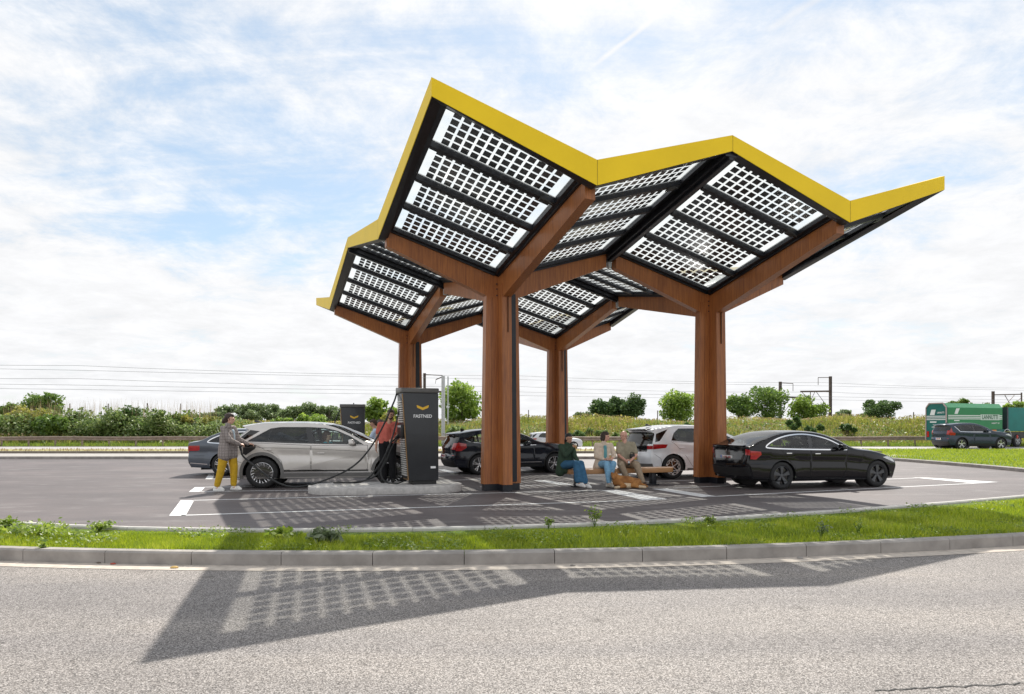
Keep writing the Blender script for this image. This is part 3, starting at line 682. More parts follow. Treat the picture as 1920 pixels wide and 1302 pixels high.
def car(spec,name,loc,rz,label,cat,group=None,scale=(1,1,1)):
    S=spec; root=empty(name,loc,rz,label,cat,group); root.scale=scale
    W,wb,R=S['W'],S['wb'],S['R']; st=S['st']
    E=crs([(a[0],a[1]) for a in st],[len(a)>4 for a in st]); Cc=crs([(a[2],a[3]) for a in st],[len(a)>4 for a in st]); K=5
    xmin=min(p.x for p in E); xmax=max(p.x for p in E); zs=S.get('sill',.20)
    belt=S['belt']
    def zb(x): return float(np.interp(x,[b[0] for b in belt],[b[1] for b in belt]))
    tum=S.get('tum',.30)
    crease=S.get('crease')
    def Yf(x,z):
        f=max(0,(x-(xmax-1.0))/1.0); r=max(0,((xmin+.85)-x)/.85)
        y=W*(1-S.get('tf',.13)*f*f-S.get('tr',.08)*r*r)
        dz=z-zb(x)+.015; d=(dz+math.sqrt(dz*dz+.0016))/2
        y-=tum*d+.24*d*d
        lo=max(0,.62-z); y-=.10*lo*lo
        if z<.34: y-=.25*(.34-z)**2*4
        # shoulder line and waist hollow
        y-=.018*math.exp(-((z-(zb(x)-.27))/.10)**2)
        for cxa in (0,wb):
            dd=math.hypot(x-cxa,z-R); 
            if dd<R*1.75: y+=.016*max(0,1-(dd-R)/(R*.75))
        if crease:
            (x0,z0),(x1,z1)=crease
            if x0<x<x1+.3:
                zl=z0+(z1-z0)*(x-x0)/(x1-x0); dn=zl-z
                if dn>0: y-=min(.03,.10*dn)
        return y
    # ---- side shell by constrained triangulation
    Ra=S.get('Ra',R*1.13)
    bot=[]
    def arc(cx):
        out=[]; a0=math.asin((zs-R)/Ra) if abs(zs-R)<Ra else -.4
        for k in range(15):
            a=a0+(math.pi-2*a0)*k/14; out.append((cx-Ra*math.cos(math.pi-a)*-1,R+Ra*math.sin(a)))
        return out   # from +x side over the top to -x side
    bot+= [p for p in reversed(arc(0))]
    bot+= [p for p in reversed(arc(wb))]
    outline=[(p.x,p.y) for p in E]
    # E runs front-bottom -> top -> rear-bottom; close along the bottom from rear to front
    outline+= [b for b in bot]
    dlo=[tuple(p) for p in S['dlo']]; dl=S.get('dlo_in',.028); dloi=inset(dlo,dl)
    pillars=S.get('pillars',[]); doors=S.get('doors',[])
    verts=[];edges=[]
    def addloop(pl,closed=True):
        b=len(verts); verts.extend(Vector(p) for p in pl); n=len(pl)
        edges.extend((b+i,b+(i+1)%n) for i in range(n if closed else n-1))
    addloop(outline); addloop(dlo); addloop(dloi)
    for (x0,z0,x1,z1,wd) in pillars:
        for s in (-1,1): addloop([(x0+s*wd/2,z0),(x1+s*wd/2,z1)],False)
    for d in doors: addloop(d)
    extra=[tuple(e) for e in S.get('side_patch',[])]
    for (_,_,pl) in extra: addloop(pl)
    if crease: addloop([crease[0],crease[1]],False)
    for x in np.arange(xmin+.03,xmax,.075):
        for z in np.arange(zs+.03,1.75,.07):
            if inpoly((x,z),outline): verts.append(Vector((x+random.uniform(-.008,.008),z)))
    ov,oe,of,*_=delaunay_2d_cdt(verts,edges,[],0,1e-5)
    parts={}
    def key(c):
        if not inpoly(c,outline): return None
        for nm,mt,pl in extra:
            if inpoly(c,pl): return ('patch',nm)
        if inpoly(c,dlo):
            if inpoly(c,dloi):
                idx=0
                for i,(x0,z0,x1,z1,wd) in enumerate(pillars):
                    xp=x0+(x1-x0)*(c[1]-z0)/(z1-z0)
                    if abs(c[0]-xp)<wd/2: return ('trim',0)
                    if c[0]>xp: idx=i+1
                return ('glass',idx)
            return ('trim',0)
        for i,d in enumerate(doors):
            if inpoly(c,d): return ('door',i)
        return ('body',0)
    for f in of:
        c=((ov[f[0]].x+ov[f[1]].x+ov[f[2]].x)/3,(ov[f[0]].y+ov[f[1]].y+ov[f[2]].y)/3)
        k=key(c)
        if k: parts.setdefault(k,[]).append(f)
    BM=S['mat']; G1=S.get('glass',M_CARGLASS)
    body=MB()
    def shell(mb,faces,side,m=0,o=0.0):
        ids=sorted({i for f in faces for i in f}); mp={i:k for k,i in enumerate(ids)}
        vs=[(ov[i].x,side*(Yf(ov[i].x,ov[i].y)+o),ov[i].y) for i in ids]
        b0=len(mb.v); e=.012
        for k_,i in enumerate(ids):
            x,z=ov[i].x,ov[i].y; nn=Vector((-(Yf(x+e,z)-Yf(x-e,z))/(2*e),1,-(Yf(x,z+e)-Yf(x,z-e))/(2*e))).normalized(); nn.y*=side; mb.n[b0+k_]=nn
        mb.add(vs,[tuple(mp[i] for i in f) for f in faces],m)
    # near side is -y
    for side in (-1,1):
        shell(body,parts[('body',0)],side)
        if side==1:
            for k in parts:
                if k[0] in('door','patch'): shell(body,parts[k],side)
        for k in parts:
            if k[0]=='trim': shell(body,parts[k],side,1)
    # ---- wrap: hood, roof, ends
    US=[0,.06,.14,.24,.36,.5,.66,.83,1]
    def wp(i,u,o=0.0):
        e,c=E[i],Cc[i]; th=u*math.pi/2; a=math.sin(th); y=Yf(e.x,e.y)*math.cos(th)
        x=e.x+(c.x-e.x)*a; z=e.y+(c.y-e.y)*a
        if o:
            i2=min(i+1,len(E)-1); i1=max(i-1,0); t_=Vector((E[i2].x-E[i1].x,0,E[i2].y-E[i1].y)).normalized(); nrm=Vector((-t_.z,0,t_.x)); 
            if nrm.dot(Vector((x-(xmin+xmax)/2,0,z-.6)))<0: nrm=-nrm
            x+=nrm.x*o; z+=nrm.z*o
        return (x,y,z)
    cols_=[-u for u in US]+[u for u in reversed(US[:-1])]   # sign encodes side, 1 is centre
    def wrapgrid(mb,i0,i1,us,m,o=0.0):
        vs=[];n=len(us)
        for i in range(i0,i1+1):
            for sgn,u in us:
                p=wp(i,u,o); vs.append((p[0],sgn*p[1],p[2]))
        fs=[(r*n+k,r*n+k+1,(r+1)*n+k+1,(r+1)*n+k) for r in range(i1-i0) for k in range(n-1)]
        mb.add(vs,fs,m)
    full=[(-1,u) for u in US]+[(1,u) for u in reversed(US[:-1])]
    def sub(a,b,n=8,sgn=None):
        if sgn is None: h=[(-1,a+(1-a)*k/n) for k in range(n+1)]; return h+[(1,u) for _,u in reversed(h[:-1])]
        return [(sgn,a+(b-a)*k/n) for k in range(n+1)]
    gl=S['glass_st']   # list of (name, st0, st1, ug, mat)
    i=0; segs=[]
    for nm,a,b,ug,mt in sorted(gl,key=lambda g:g[1]): segs.append((nm,int(a*K),int(b*K),ug,mt))
    pos=0; last=len(E)-1
    for nm,a,b,ug,mt in segs:
        if a>pos: wrapgrid(body,pos,a,full,0)
        wrapgrid(body,a,b,sub(0,ug,3,-1),0); wrapgrid(body,a,b,sub(0,ug,3,1),0)
        g=MB(); wrapgrid(g,a,b,sub(ug,1),0); g.build(nm,mt,root,sm=True)
        pos=b
    if pos<last: wrapgrid(body,pos,last,full,0)
    # underside, wheel houses, cabin floor
    dk=2
    body.box(((xmin+xmax)/2,0,zs+.02),(xmax-xmin-.75,2*W-.26,.06),dk)
    for cx in (0,wb):
        for s in (-1,1):
            vs=[];n=13
            for k in range(n):
                a=-.15+(math.pi+.3)*k/(n-1)
                for y in (Yf(cx,R+Ra)-.006,.45): vs.append((cx+Ra*math.cos(a),s*y,R+Ra*math.sin(a)))
            body.add(vs,[(2*k,2*k+1,2*k+3,2*k+2) for k in range(n-1)],dk)
            body.add([(cx+Ra*math.cos(a),s*.46,R+Ra*math.sin(a)) for a in [math.pi*2*k/16 for k in range(16)]],[tuple(range(16))],dk)
    # seams: hood, tailgate, bumper lines as slim dark grooves on the side
    def sstrip(mb,pl,wd,m,o=.003,side=(-1,)):
        for s in side:
            P=[Vector(p) for p in pl]
            # resample
            Q=[P[0]]
            for a,b in zip(P,P[1:]):
                n=max(1,int((b-a).length/.08)); Q+= [a.lerp(b,(k+1)/n) for k in range(n)]
            vs=[]
            for k,p in enumerate(Q):
                d=(Q[min(k+1,len(Q)-1)]-Q[max(k-1,0)]).normalized(); nn=Vector((-d.y,d.x))*wd/2
                for q in (p-nn,p+nn): vs.append((q.x,s*(Yf(q.x,q.y)+o),q.y))
            mb.add(vs,[(2*k,2*k+1,2*k+3,2*k+2) for k in range(len(Q)-1)],m)
    for d in doors: sstrip(body,list(d)+[d[0]],.008,3,.002)
    for pl in S.get('seams',[]): sstrip(body,pl,.008,3,.002)
    bo=body.build('body',[BM,M_GLOSSBLK,M_BLK,pbr('panel gap',(.01,.01,.01),.8)],root,sm=True,angle=R_(38))
    # doors, windows
    for k in sorted(parts):
        if k[0]=='door':
            mb=MB(); shell(mb,parts[k],-1); do=mb.build('door',BM,root,sm=True,angle=R_(38))
            hx=S.get('handles',[])
            if k[1]<len(hx):
                x,z,ln,mt=hx[k[1]]; hb=MB(); y=-(Yf(x,z)+.012); hb.box((x,y,z),(ln,.022,.028)); hb.build('handle',mt,do,bevel=.008)
        if k[0]=='glass':
            for s in (-1,1):
                mb=MB(); shell(mb,parts[k],s,0,-.004)
                gm=G1[k[1]] if isinstance(G1,list) else G1
                mb.build('side_window',gm,root,sm=True)
        if k[0]=='patch':
            nm=k[1]; mt=[e[1] for e in extra if e[0]==nm][0]
            mb=MB(); shell(mb,parts[k],-1,0,.004); mb.build(nm.split('.')[0],mt,root,sm=True)
    for nm,mt,pl,wd in S.get('strips',[]):
        
        for s in (-1,1): mb=MB(); sstrip(mb,pl,wd,0,.006,(s,)); mb.build(nm,mt,root,sm=True)
    if S.get('clad'):
        mt,wd=S['clad']
        for cx in (0,wb):
            mb=MB(); a0=math.asin((zs-R)/Ra)+.02; pl=[(cx+(Ra+wd/2)*math.cos(a),R+(Ra+wd/2)*math.sin(a)) for a in [a0+(math.pi-2*a0)*k/24 for k in range(25)]]
            sstrip(mb,pl,wd,0,.010,(-1,)); mb.build('arch_trim',mt,root,sm=True)
    for it in S.get('wraps',[]):                    # lamps, grilles, plates' recesses on the ends
        nm,mt,a,b,u0,u1,o=it[:7]; both=it[7] if len(it)>7 else True
        i0,i1=int(round(a*K)),int(round(b*K))
        sides=((-1,1) if u1<1 else (0,))
        for s in sides:
            mb=MB()
            if s==0: wrapgrid(mb,i0,i1,sub(u0,1),0,o)
            else: wrapgrid(mb,i0,i1,sub(u0,u1,5,s),0,o)
            mb.build(nm,mt,root,sm=True)
    # cabin
    if S.get('cabin',True):
        zf=.36; cab=MB(); bx=S['cab']       # (front seat x, rear seat x, belt z)
        for x in (bx[0],bx[1]):
            for y in ((-.36,.36) if x==bx[0] else (-.36,.36,0)):
                cab.box((x+.22,y,zf+.12),(.50,.48,.18)); 
                cab.hexa([(x-.05,y-.23,zf+.1),(x+.07,y-.23,zf+.1),(x+.07,y+.23,zf+.1),(x-.05,y+.23,zf+.1)],[(x-.22,y-.19,bx[2]+.08),(x-.13,y-.19,bx[2]+.08),(x-.13,y+.19,bx[2]+.08),(x-.22,y+.19,bx[2]+.08)])
                cab.box((x-.2,y,bx[2]+.19),(.10,.27,.17))
        cab.box((S['dash'],0,bx[2]-.09),(.35,2*W-.45,.2)); 
        for k in range(12):
            a=2*math.pi*k/12; a2=2*math.pi*(k+1)/12; c=Vector((S['dash']-.30,.36,bx[2]-.02)); f=lambda q:c+Vector((-.06*math.sin(q),.17*math.cos(q),.17*math.sin(q)))
            cab.bar(f(a),f(a2),.025)
        cab.build('seats',M_SEAT,root,bevel=.03)
    # mirrors
    mx,mz=S['mirror']
    for s in (-1,1):
        mb=MB(); y=Yf(mx,mz)
        mb.hexa([(mx-.10,s*(y+.05),mz-.05),(mx+.06,s*(y+.05),mz-.03),(mx+.04,s*(y+.24),mz-.02),(mx-.10,s*(y+.25),mz-.04)],[(mx-.12,s*(y+.06),mz+.10),(mx+.0,s*(y+.06),mz+.10),(mx+.0,s*(y+.22),mz+.10),(mx-.12,s*(y+.23),mz+.09)])
        mb.build('door_mirror',[S.get('mirror_mat',BM)],root,bevel=.03)
        mb=MB(); mb.hexa([(mx-.02,s*(y-.02),mz-.07),(mx+.05,s*(y-.02),mz-.07),(mx+.05,s*(y+.1),mz-.04),(mx-.06,s*(y+.1),mz-.04)],[(mx-.02,s*(y-.02),mz-.03),(mx+.05,s*(y-.02),mz-.03),(mx+.04,s*(y+.1),mz-.02),(mx-.06,s*(y+.1),mz-.02)]); mb.build('mirror_foot',M_BLK,root)
    for cx in (0,wb):
        for s in (-1,1): wheel(root,cx,s*(W-.125+S.get('wout',0)),R,S['rim'],.22,S.get('rimmat'),s)
    if S.get('fin'):
        x,z=S['fin']; mb=MB(); mb.hexa([(x-.11,-.03,z),(x+.08,-.02,z),(x+.08,.02,z),(x-.11,.03,z)],[(x-.12,-.008,z+.07),(x-.07,-.006,z+.065),(x-.07,.006,z+.065),(x-.12,.008,z+.07)]); mb.build('roof_fin',S.get('finmat',M_GLOSSBLK),root)
    if S.get('spoiler'):
        x0,x1,z,hw,th=S['spoiler']; mb=MB(); mb.hexa([(x0,-hw,z-th),(x1,-hw*.98,z-th*.8),(x1,hw*.98,z-th*.8),(x0,hw,z-th)],[(x0,-hw,z-.02),(x1,-hw,z+.01),(x1,hw,z+.01),(x0,hw,z-.02)]); mb.build('spoiler',S.get('spmat',BM),root,bevel=.012)
    if S.get('plate'):
        x,z,txt,bgc,fgc,tilt=S['plate']
        mb=MB(); mb.box((0,0,0),(.012,.52,.115)); 
        M=Matrix.Translation((x,0,z))@Matrix.Rotation(tilt,4,'Y'); mb.v=[tuple(M@Vector(v)) for v in mb.v]
        po=mb.build('number_plate',bgc,root)
        put_text(txt,.10,fgc,po,M@Matrix.Translation((-.008,0,0))@Matrix.Rotation(-math.pi/2,4,'Z')@Matrix.Rotation(math.pi/2,4,'X'),sx=.85)
        if len(S['plate'])>6 or True:
            eu=MB(); eu.box((-.0065,.235,0),(.003,.045,.11)); eu.v=[tuple(M@Vector(v)) for v in eu.v]; eu.build('plate_band',pbr('plate blue',(.02,.08,.4),.4),po)
    return root,Yf
P_SILVER=paint('silver matte paint',(.60,.57,.54),.55,.38); P_BLACK=paint('black paint',(.005,.005,.007),0,.10,0,.45); P_NAVY=paint('dark navy paint',(.009,.012,.02),0,.12,0,.5)
P_WHITE=paint('pearl white paint',(.84,.86,.89),.05,.25); P_GREY=paint('slate grey paint',(.07,.085,.11),.45,.3); P_TEAL=paint('dark petrol paint',(.022,.036,.062),.2,.2,.3); P_CITY=paint('light silver paint',(.55,.57,.6),.4,.3)
M_PWHITE=pbr('plate white',(.8,.8,.78),.4); M_PYEL=pbr('plate yellow',(.85,.55,.05),.4); M_INKR=pbr('plate red ink',(.35,.02,.03),.5); M_INKB=pbr('plate black ink',(.02,.02,.02),.5)

# black fastback saloon
sedan=dict(W=.925,wb=2.875,R=.340,Ra=.375,sill=.20,mat=P_BLACK,rim='aero',rimmat=pbr('dark alloy',(.10,.105,.115),.35,.6),
 st=[(3.40,.22,3.58,.20),(3.50,.42,3.70,.42),(3.50,.62,3.70,.66),(3.36,.745,3.50,.79),(2.80,.885,2.92,.95),(2.12,.965,2.35,1.035),(1.72,1.16,1.88,1.235),(1.24,1.335,1.38,1.395),(.72,1.395,.74,1.443),(.15,1.365,.16,1.42),(-.34,1.235,-.30,1.305),(-.70,1.08,-.68,1.15),(-.88,1.015,-.95,1.07,1),(-.86,.89,-.96,.90),(-.86,.62,-1.01,.60),(-.78,.27,-.92,.25)],
 belt=[(-1,1.0),(-.4,.99),(.8,.955),(1.9,.93),(2.6,.86),(3.6,.62)],
 dlo=[(1.88,.975),(1.62,1.115),(1.36,1.225),(1.05,1.30),(.70,1.335),(.30,1.31),(-.05,1.235),(-.30,1.135),(-.42,1.06),(-.36,1.03),(.1,1.005),(.9,.985)],
 pillars=[(.10,.95,-.02,1.35,.05),(.83,.95,.90,1.40,.12)],
 doors=[[(1.93,.94),(1.90,.45),(1.78,.27),(.84,.27),(.85,.97)],[(.83,.97),(.82,.27),(.42,.27),(.36,.55),(.12,.78),(-.04,.99)]],
 handles=[(1.02,.865,.16,M_CHROME),(.18,.885,.16,M_CHROME)],
 glass_st=[('windscreen',5.2,7.2,.10,M_SCREEN),('rear_window',9.0,11.2,.13,M_DARKGLASS)],
 strips=[('window_chrome',M_CHROME,cr([(1.92,.972),(1.64,1.125),(1.37,1.238),(1.05,1.314),(.70,1.35),(.30,1.325),(-.05,1.25),(-.31,1.145),(-.445,1.052),(-.36,1.018),(.1,.993),(.9,.972),(1.92,.96)],3),.028)],
 seams=[[(2.45,.90),(2.30,.60)],[(-.55,.62),(-.88,.62)]],
 side_patch=[('tail_light.0',M_RED,[(-.60,.93),(-.58,.86),(-.72,.74),(-.95,.76),(-.95,.96)]),('headlight.0',M_LAMP,[(3.05,.76),(3.55,.60),(3.6,.70),(3.3,.79)])],
 wraps=[('tail_light',M_RED,12.4,13.2,.0,.36,.006),('diffuser',M_BLK,14.2,14.9,.1,1,.006),('trunk_recess',M_GLOSSBLK,12.7,13.7,.42,1,.004)],
 cab=(.98,.10,.93),dash=1.75,mirror=(1.72,1.0),plate=(-.985,.76,'2-USB-200',M_PWHITE,M_INKR,R_(-4)),spoiler=(-1.0,-.86,1.085,.66,.025),tum=.34)
b,_=car(sedan,'parked_car',(6.49-.24*.97,16.1+.93*.97,0),R_(15),'glossy black fastback saloon with chrome window line beside the far timber column','car','cars parked at the chargers',(.965,.965,.985))
MBt=MB(); MBt.box((-.985,0,.95),(.006,.05,.055)); 
lg=MB(); lg.box((-.992,0,.975),(.008,.075,.014)); lg.bar((-.99,0,.972),(-1.0,0,.915),.018); lg.build('rear_emblem',M_CHROME,b)

# silver angular hatchback, charging
hatch=dict(W=.945,wb=3.0,R=.37,Ra=.43,sill=.24,mat=P_SILVER,rim='turbine',rimmat=M_SILVER,
 st=[(3.60,.26,3.72,.24),(3.70,.45,3.83,.46),(3.70,.70,3.84,.72),(3.62,.86,3.74,.90),(3.10,1.0,3.18,1.06),(2.42,1.08,2.62,1.13),(1.98,1.30,2.14,1.35),(1.56,1.475,1.70,1.53),(1.05,1.56,1.12,1.605),(.30,1.565,.32,1.61),(-.10,1.545,-.10,1.592),(-.44,1.475,-.54,1.525,1),(-.28,1.395,-.44,1.42,1),(-.60,1.13,-.74,1.14),(-.73,1.0,-.85,1.0),(-.75,.72,-.86,.72),(-.72,.45,-.82,.45),(-.66,.28,-.76,.26)],
 belt=[(-1,1.08),(0,1.09),(1,1.06),(2.3,.99),(3.0,.96),(3.8,.80)],
 dlo=[(2.33,1.045),(2.02,1.245),(1.72,1.38),(1.42,1.455),(1.0,1.475),(.40,1.475),(.18,1.44),(-.30,1.155),(-.32,1.125),(.6,1.085),(1.4,1.06)],
 pillars=[(.12,1.05,.22,1.50,.02),(1.14,1.0,1.02,1.52,.13)],
 doors=[[(2.42,1.03),(2.42,.44),(1.12,.44),(1.12,1.03)],[(1.10,1.03),(1.10,.44),(.50,.44),(.44,.66),(.24,.86),(-.28,1.10)]],
 handles=[(1.34,.84,.17,P_SILVER),(.14,.93,.17,P_SILVER)],
 crease=((.48,.42),(2.2,.80)),glass=[M_DARKGLASS,M_DARKGLASS,M_CARGLASS],
 glass_st=[('windscreen',5.2,7.3,.10,M_SCREEN),('rear_window',12.1,13.0,.14,M_DARKGLASS)],
 strips=[('sill_trim',M_GLOSSBLK,[(.44,.415),(2.55,.415)],.035),('sill_bright',M_SILVER,[(.46,.375),(2.5,.375)],.016),('sill_panel',M_TRIMGREY,[(.47,.295),(2.52,.295)],.13),('belt_groove',M_TRIMGREY,[(-.55,.985),(.2,.975),(1.1,.945),(2.4,.875)],.009)],
 seams=[[(-.74,.70),(-.45,.62)]],
 side_patch=[('quarter_glass.0',M_DARKGLASS,[(-.34,1.41),(-.06,1.375),(-.50,1.09),(-.61,1.09)]),('headlight.0',M_LAMP,[(3.35,.86),(3.8,.78),(3.8,.88),(3.5,.92)]),('port_recess.0',M_BLK,[(-.42,1.015),(-.13,1.0),(-.15,.95),(-.36,.80),(-.43,.83)])],
 clad=(M_TRIMGREY,.075),wraps=[('tail_light',M_RED,13.2,13.8,.0,.9,.006),('bumper_trim',M_TRIMGREY,15.6,16.8,.05,1,.006)],
 cab=(1.15,.15,1.05),dash=2.25,mirror=(2.10,1.08),fin=(-.25,1.585),tum=.27)
ang=R_(8); hx,hy=-6.12,16.45
s,_=car(hatch,'parked_car',(hx-math.sin(ang)*.945*1.04,hy+math.cos(ang)*.945*1.04,0),ang,'silver angular hatchback plugged in with its charge flap open','car','cars parked at the chargers',(1.05,1.02,1.02))
fl=MB(); fl.hexa([(-.43,-.955,1.02),(-.13,-.95,1.005),(-.12,-.94,1.02),(-.42,-.945,1.035)],[(-.46,-1.10,1.055),(-.20,-1.10,1.06),(-.19,-1.095,1.07),(-.45,-1.095,1.065)]); fl.build('charge_flap',M_BLK,s,bevel=.006)
# white rounded hatchback
wh=dict(W=.905,wb=2.77,R=.35,Ra=.385,sill=.24,mat=P_WHITE,rim='star',rimmat=pbr('pale alloy',(.62,.60,.58),.4,.15,var=.08),
 st=[(3.35,.24,3.48,.22),(3.45,.45,3.60,.45),(3.42,.72,3.57,.76),(3.22,.90,3.34,.95),(2.85,.98,2.95,1.04),(2.45,1.03,2.62,1.09),(1.85,1.28,1.98,1.34),(1.30,1.47,1.40,1.52),(.80,1.53,.84,1.565),(.20,1.525,.20,1.565),(-.32,1.45,-.34,1.51),(-.60,1.39,-.74,1.44),(-.52,1.30,-.68,1.32),(-.60,1.10,-.74,1.10),(-.63,.96,-.77,.96),(-.62,.84,-.78,.82),(-.66,.62,-.83,.60),(-.62,.42,-.78,.40),(-.56,.28,-.70,.26)],
 belt=[(-1,1.06),(0,1.04),(1,1.0),(2.3,.96),(3.4,.8)],
 dlo=[(2.35,1.0),(1.95,1.19),(1.60,1.33),(1.25,1.425),(.8,1.46),(.24,1.455),(.06,1.33),(-.06,1.11),(.5,1.06),(1.4,1.02)],
 pillars=[(.22,1.0,.10,1.5,.03),(1.08,.95,1.0,1.5,.11),(2.05,.9,1.75,1.4,.03)],
 doors=[[(2.30,.98),(2.30,.36),(1.08,.36),(1.06,1.02)],[(1.04,1.02),(1.06,.36),(.62,.36),(.40,.66),(.06,1.0),(-.08,1.08)]],
 handles=[(1.25,.88,.17,P_WHITE),(.28,.90,.17,P_WHITE)],glass=[M_DARKGLASS,M_DARKGLASS,M_DARKGLASS,M_CARGLASS],
 glass_st=[('windscreen',5.2,7.3,.10,M_SCREEN),('rear_window',11.9,13.6,.10,M_DARKGLASS)],
 strips=[('sill_panel',M_TRIMGREY,[(.45,.275),(2.33,.275)],.07)],
 seams=[[(-.58,.72),(-.40,.60),(-.36,.40)]],
 side_patch=[('quarter_glass.0',M_GLOSSBLK,[(-.12,1.43),(-.50,1.30),(-.56,1.06),(-.42,1.10)]),('tail_light.0',M_RED,[(-.18,1.0),(-.24,.90),(-.7,.85),(-.7,1.01)]),('headlight.0',M_LAMP,[(3.0,.86),(3.5,.7),(3.5,.8),(3.2,.92)])],
 wraps=[('tail_light',M_RED,14.0,14.9,.0,.42,.006),('tailgate_panel',M_GLOSSBLK,13.6,15.2,.42,1,.005),('bumper_trim',M_TRIMGREY,16.8,18,.05,1,.006)],
 cab=(1.05,.18,1.02),dash=2.15,mirror=(1.98,1.04),fin=(-.30,1.53),plate=(-.86,.60,'8-SKV-21',M_PYEL,M_INKB,R_(6)),spoiler=(-.76,-.50,1.455,.60,.06),spmat=M_GLOSSBLK,tum=.27)
a=R_(17)
wcar,_=car(wh,'parked_car',(4.65-math.sin(a)*.905,19.36+math.cos(a)*.905,0),a,'white hatchback with yellow number plate parked behind the bench','car','cars parked at the chargers')
# dark navy crossover
cro=dict(W=.905,wb=2.70,R=.345,Ra=.385,sill=.23,mat=P_NAVY,rim='five',rimmat=M_SILVER,
 st=[(3.36,.24,3.50,.22),(3.46,.45,3.62,.45),(3.45,.72,3.60,.76),(3.28,.88,3.40,.93),(2.75,.98,2.85,1.05),(2.14,1.05,2.34,1.10),(1.65,1.28,1.80,1.33),(1.15,1.44,1.25,1.49),(.65,1.50,.68,1.54),(.05,1.47,.05,1.525),(-.45,1.385,-.46,1.455),(-.70,1.32,-.86,1.375),(-.64,1.24,-.78,1.26),(-.76,1.02,-.90,1.02),(-.80,.88,-.95,.88),(-.80,.70,-.94,.70),(-.84,.60,-1.0,.60),(-.82,.42,-.98,.42),(-.74,.27,-.88,.25)],
 belt=[(-1,1.06),(0,1.03),(1,.98),(2.3,.95),(3.4,.8)],
 dlo=[(1.98,1.0),(1.62,1.20),(1.28,1.33),(.95,1.395),(.5,1.415),(.05,1.39),(-.30,1.29),(-.48,1.19),(-.35,1.12),(.4,1.04),(1.2,1.0)],
 pillars=[(-.02,.95,-.10,1.5,.06),(.85,.95,.82,1.5,.11)],
 doors=[[(1.95,.98),(1.95,.36),(.86,.36),(.84,1.0)],[(.82,1.0),(.84,.36),(.48,.36),(.38,.62),(.10,.86),(-.06,1.04)]],
 handles=[(1.02,.87,.18,M_CHROME),(.16,.91,.18,M_CHROME)],
 glass_st=[('windscreen',5.2,7.3,.10,M_SCREEN),('rear_window',11.9,13.0,.12,M_DARKGLASS)],
 strips=[('sill_bright',M_CHROME,[(.5,.40),(2.2,.40)],.02),('sill_panel',M_BLK,[(.45,.29),(2.26,.29)],.10),('window_chrome',M_CHROME,[(2.0,.985),(1.2,.985),(.4,1.025),(-.35,1.105),(-.5,1.185)],.02)],
 side_patch=[('tail_light.0',M_RED,[(-.46,1.04),(-.44,.92),(-.62,.80),(-.95,.80),(-.95,1.02),(-.7,1.08)]),('headlight.0',M_LAMP,[(3.0,.84),(3.5,.7),(3.5,.78),(3.25,.88)])],
 wraps=[('tail_light',M_RED,12.9,14.2,.0,.40,.006),('bumper_trim',M_BLK,16.6,18,.05,1,.006),('reflector',M_RED,15.4,15.7,.12,.36,.008)],
 clad=(M_BLK,.04),cab=(.92,.1,1.0),dash=1.75,mirror=(1.72,1.03),fin=(-.3,1.47),plate=(-1.01,.62,'1-WKE-348',M_PWHITE,M_INKR,R_(2)),spoiler=(-.88,-.6,1.39,.62,.05),tum=.29)
a=R_(20)
ncar,_=car(cro,'parked_car',(-1.0-math.sin(a)*.87,21.05+math.cos(a)*.87,0),a,'dark navy crossover half hidden behind the nearest timber column','car','cars parked at the chargers',(.95,.95,.935))
# slate saloon at the left
sal=dict(sedan); sal.update(mat=P_GREY,rim='five',rimmat=M_SILVER,
 st=[(3.40,.22,3.58,.20),(3.50,.42,3.70,.42),(3.50,.62,3.70,.66),(3.36,.745,3.50,.79),(2.80,.885,2.92,.95),(2.12,.965,2.35,1.035),(1.72,1.18,1.88,1.255),(1.24,1.355,1.38,1.415),(.72,1.415,.74,1.46),(.15,1.38,.16,1.435),(-.34,1.22,-.30,1.29),(-.70,1.06,-.68,1.12),(-1.02,1.0,-1.06,1.045),(-1.06,.92,-1.14,.92),(-1.04,.66,-1.15,.64),(-1.05,.48,-1.17,.46),(-.94,.27,-1.05,.25)],
 side_patch=[('tail_light.0',M_RED,[(-.70,.93),(-.70,.80),(-.78,.77),(-1.2,.77),(-1.2,.92)]),('headlight.0',M_LAMP,[(3.05,.76),(3.55,.60),(3.6,.70),(3.3,.79)])],
 wraps=[('tail_light',M_RED,13.1,13.8,.0,.36,.006),('bumper_trim',M_BLK,15.3,16,.1,1,.006)],plate=(-1.17,.58,'1-YRD-715',M_PWHITE,M_INKR,R_(0)),spoiler=None,
 strips=sedan['strips']+[('bumper_bright',M_CHROME,[(-1.0,.40),(-.45,.36)],.02)])
a=R_(9)
car(sal,'parked_car',(-8.88-math.sin(a)*.92,20.6+math.cos(a)*.92,0),a,'slate grey saloon parked beyond the woman in yellow trousers','car','cars parked at the chargers',(.92,1.0,1.0))
# dark car nose beyond the rear charger
dk=dict(sal); dk.update(mat=P_NAVY,plate=None)
car(dk,'parked_car',(-8.0,27.2,0),R_(12),'dark saloon mostly hidden behind the rear charging station','car','cars parked at the chargers',(1,1,.97))
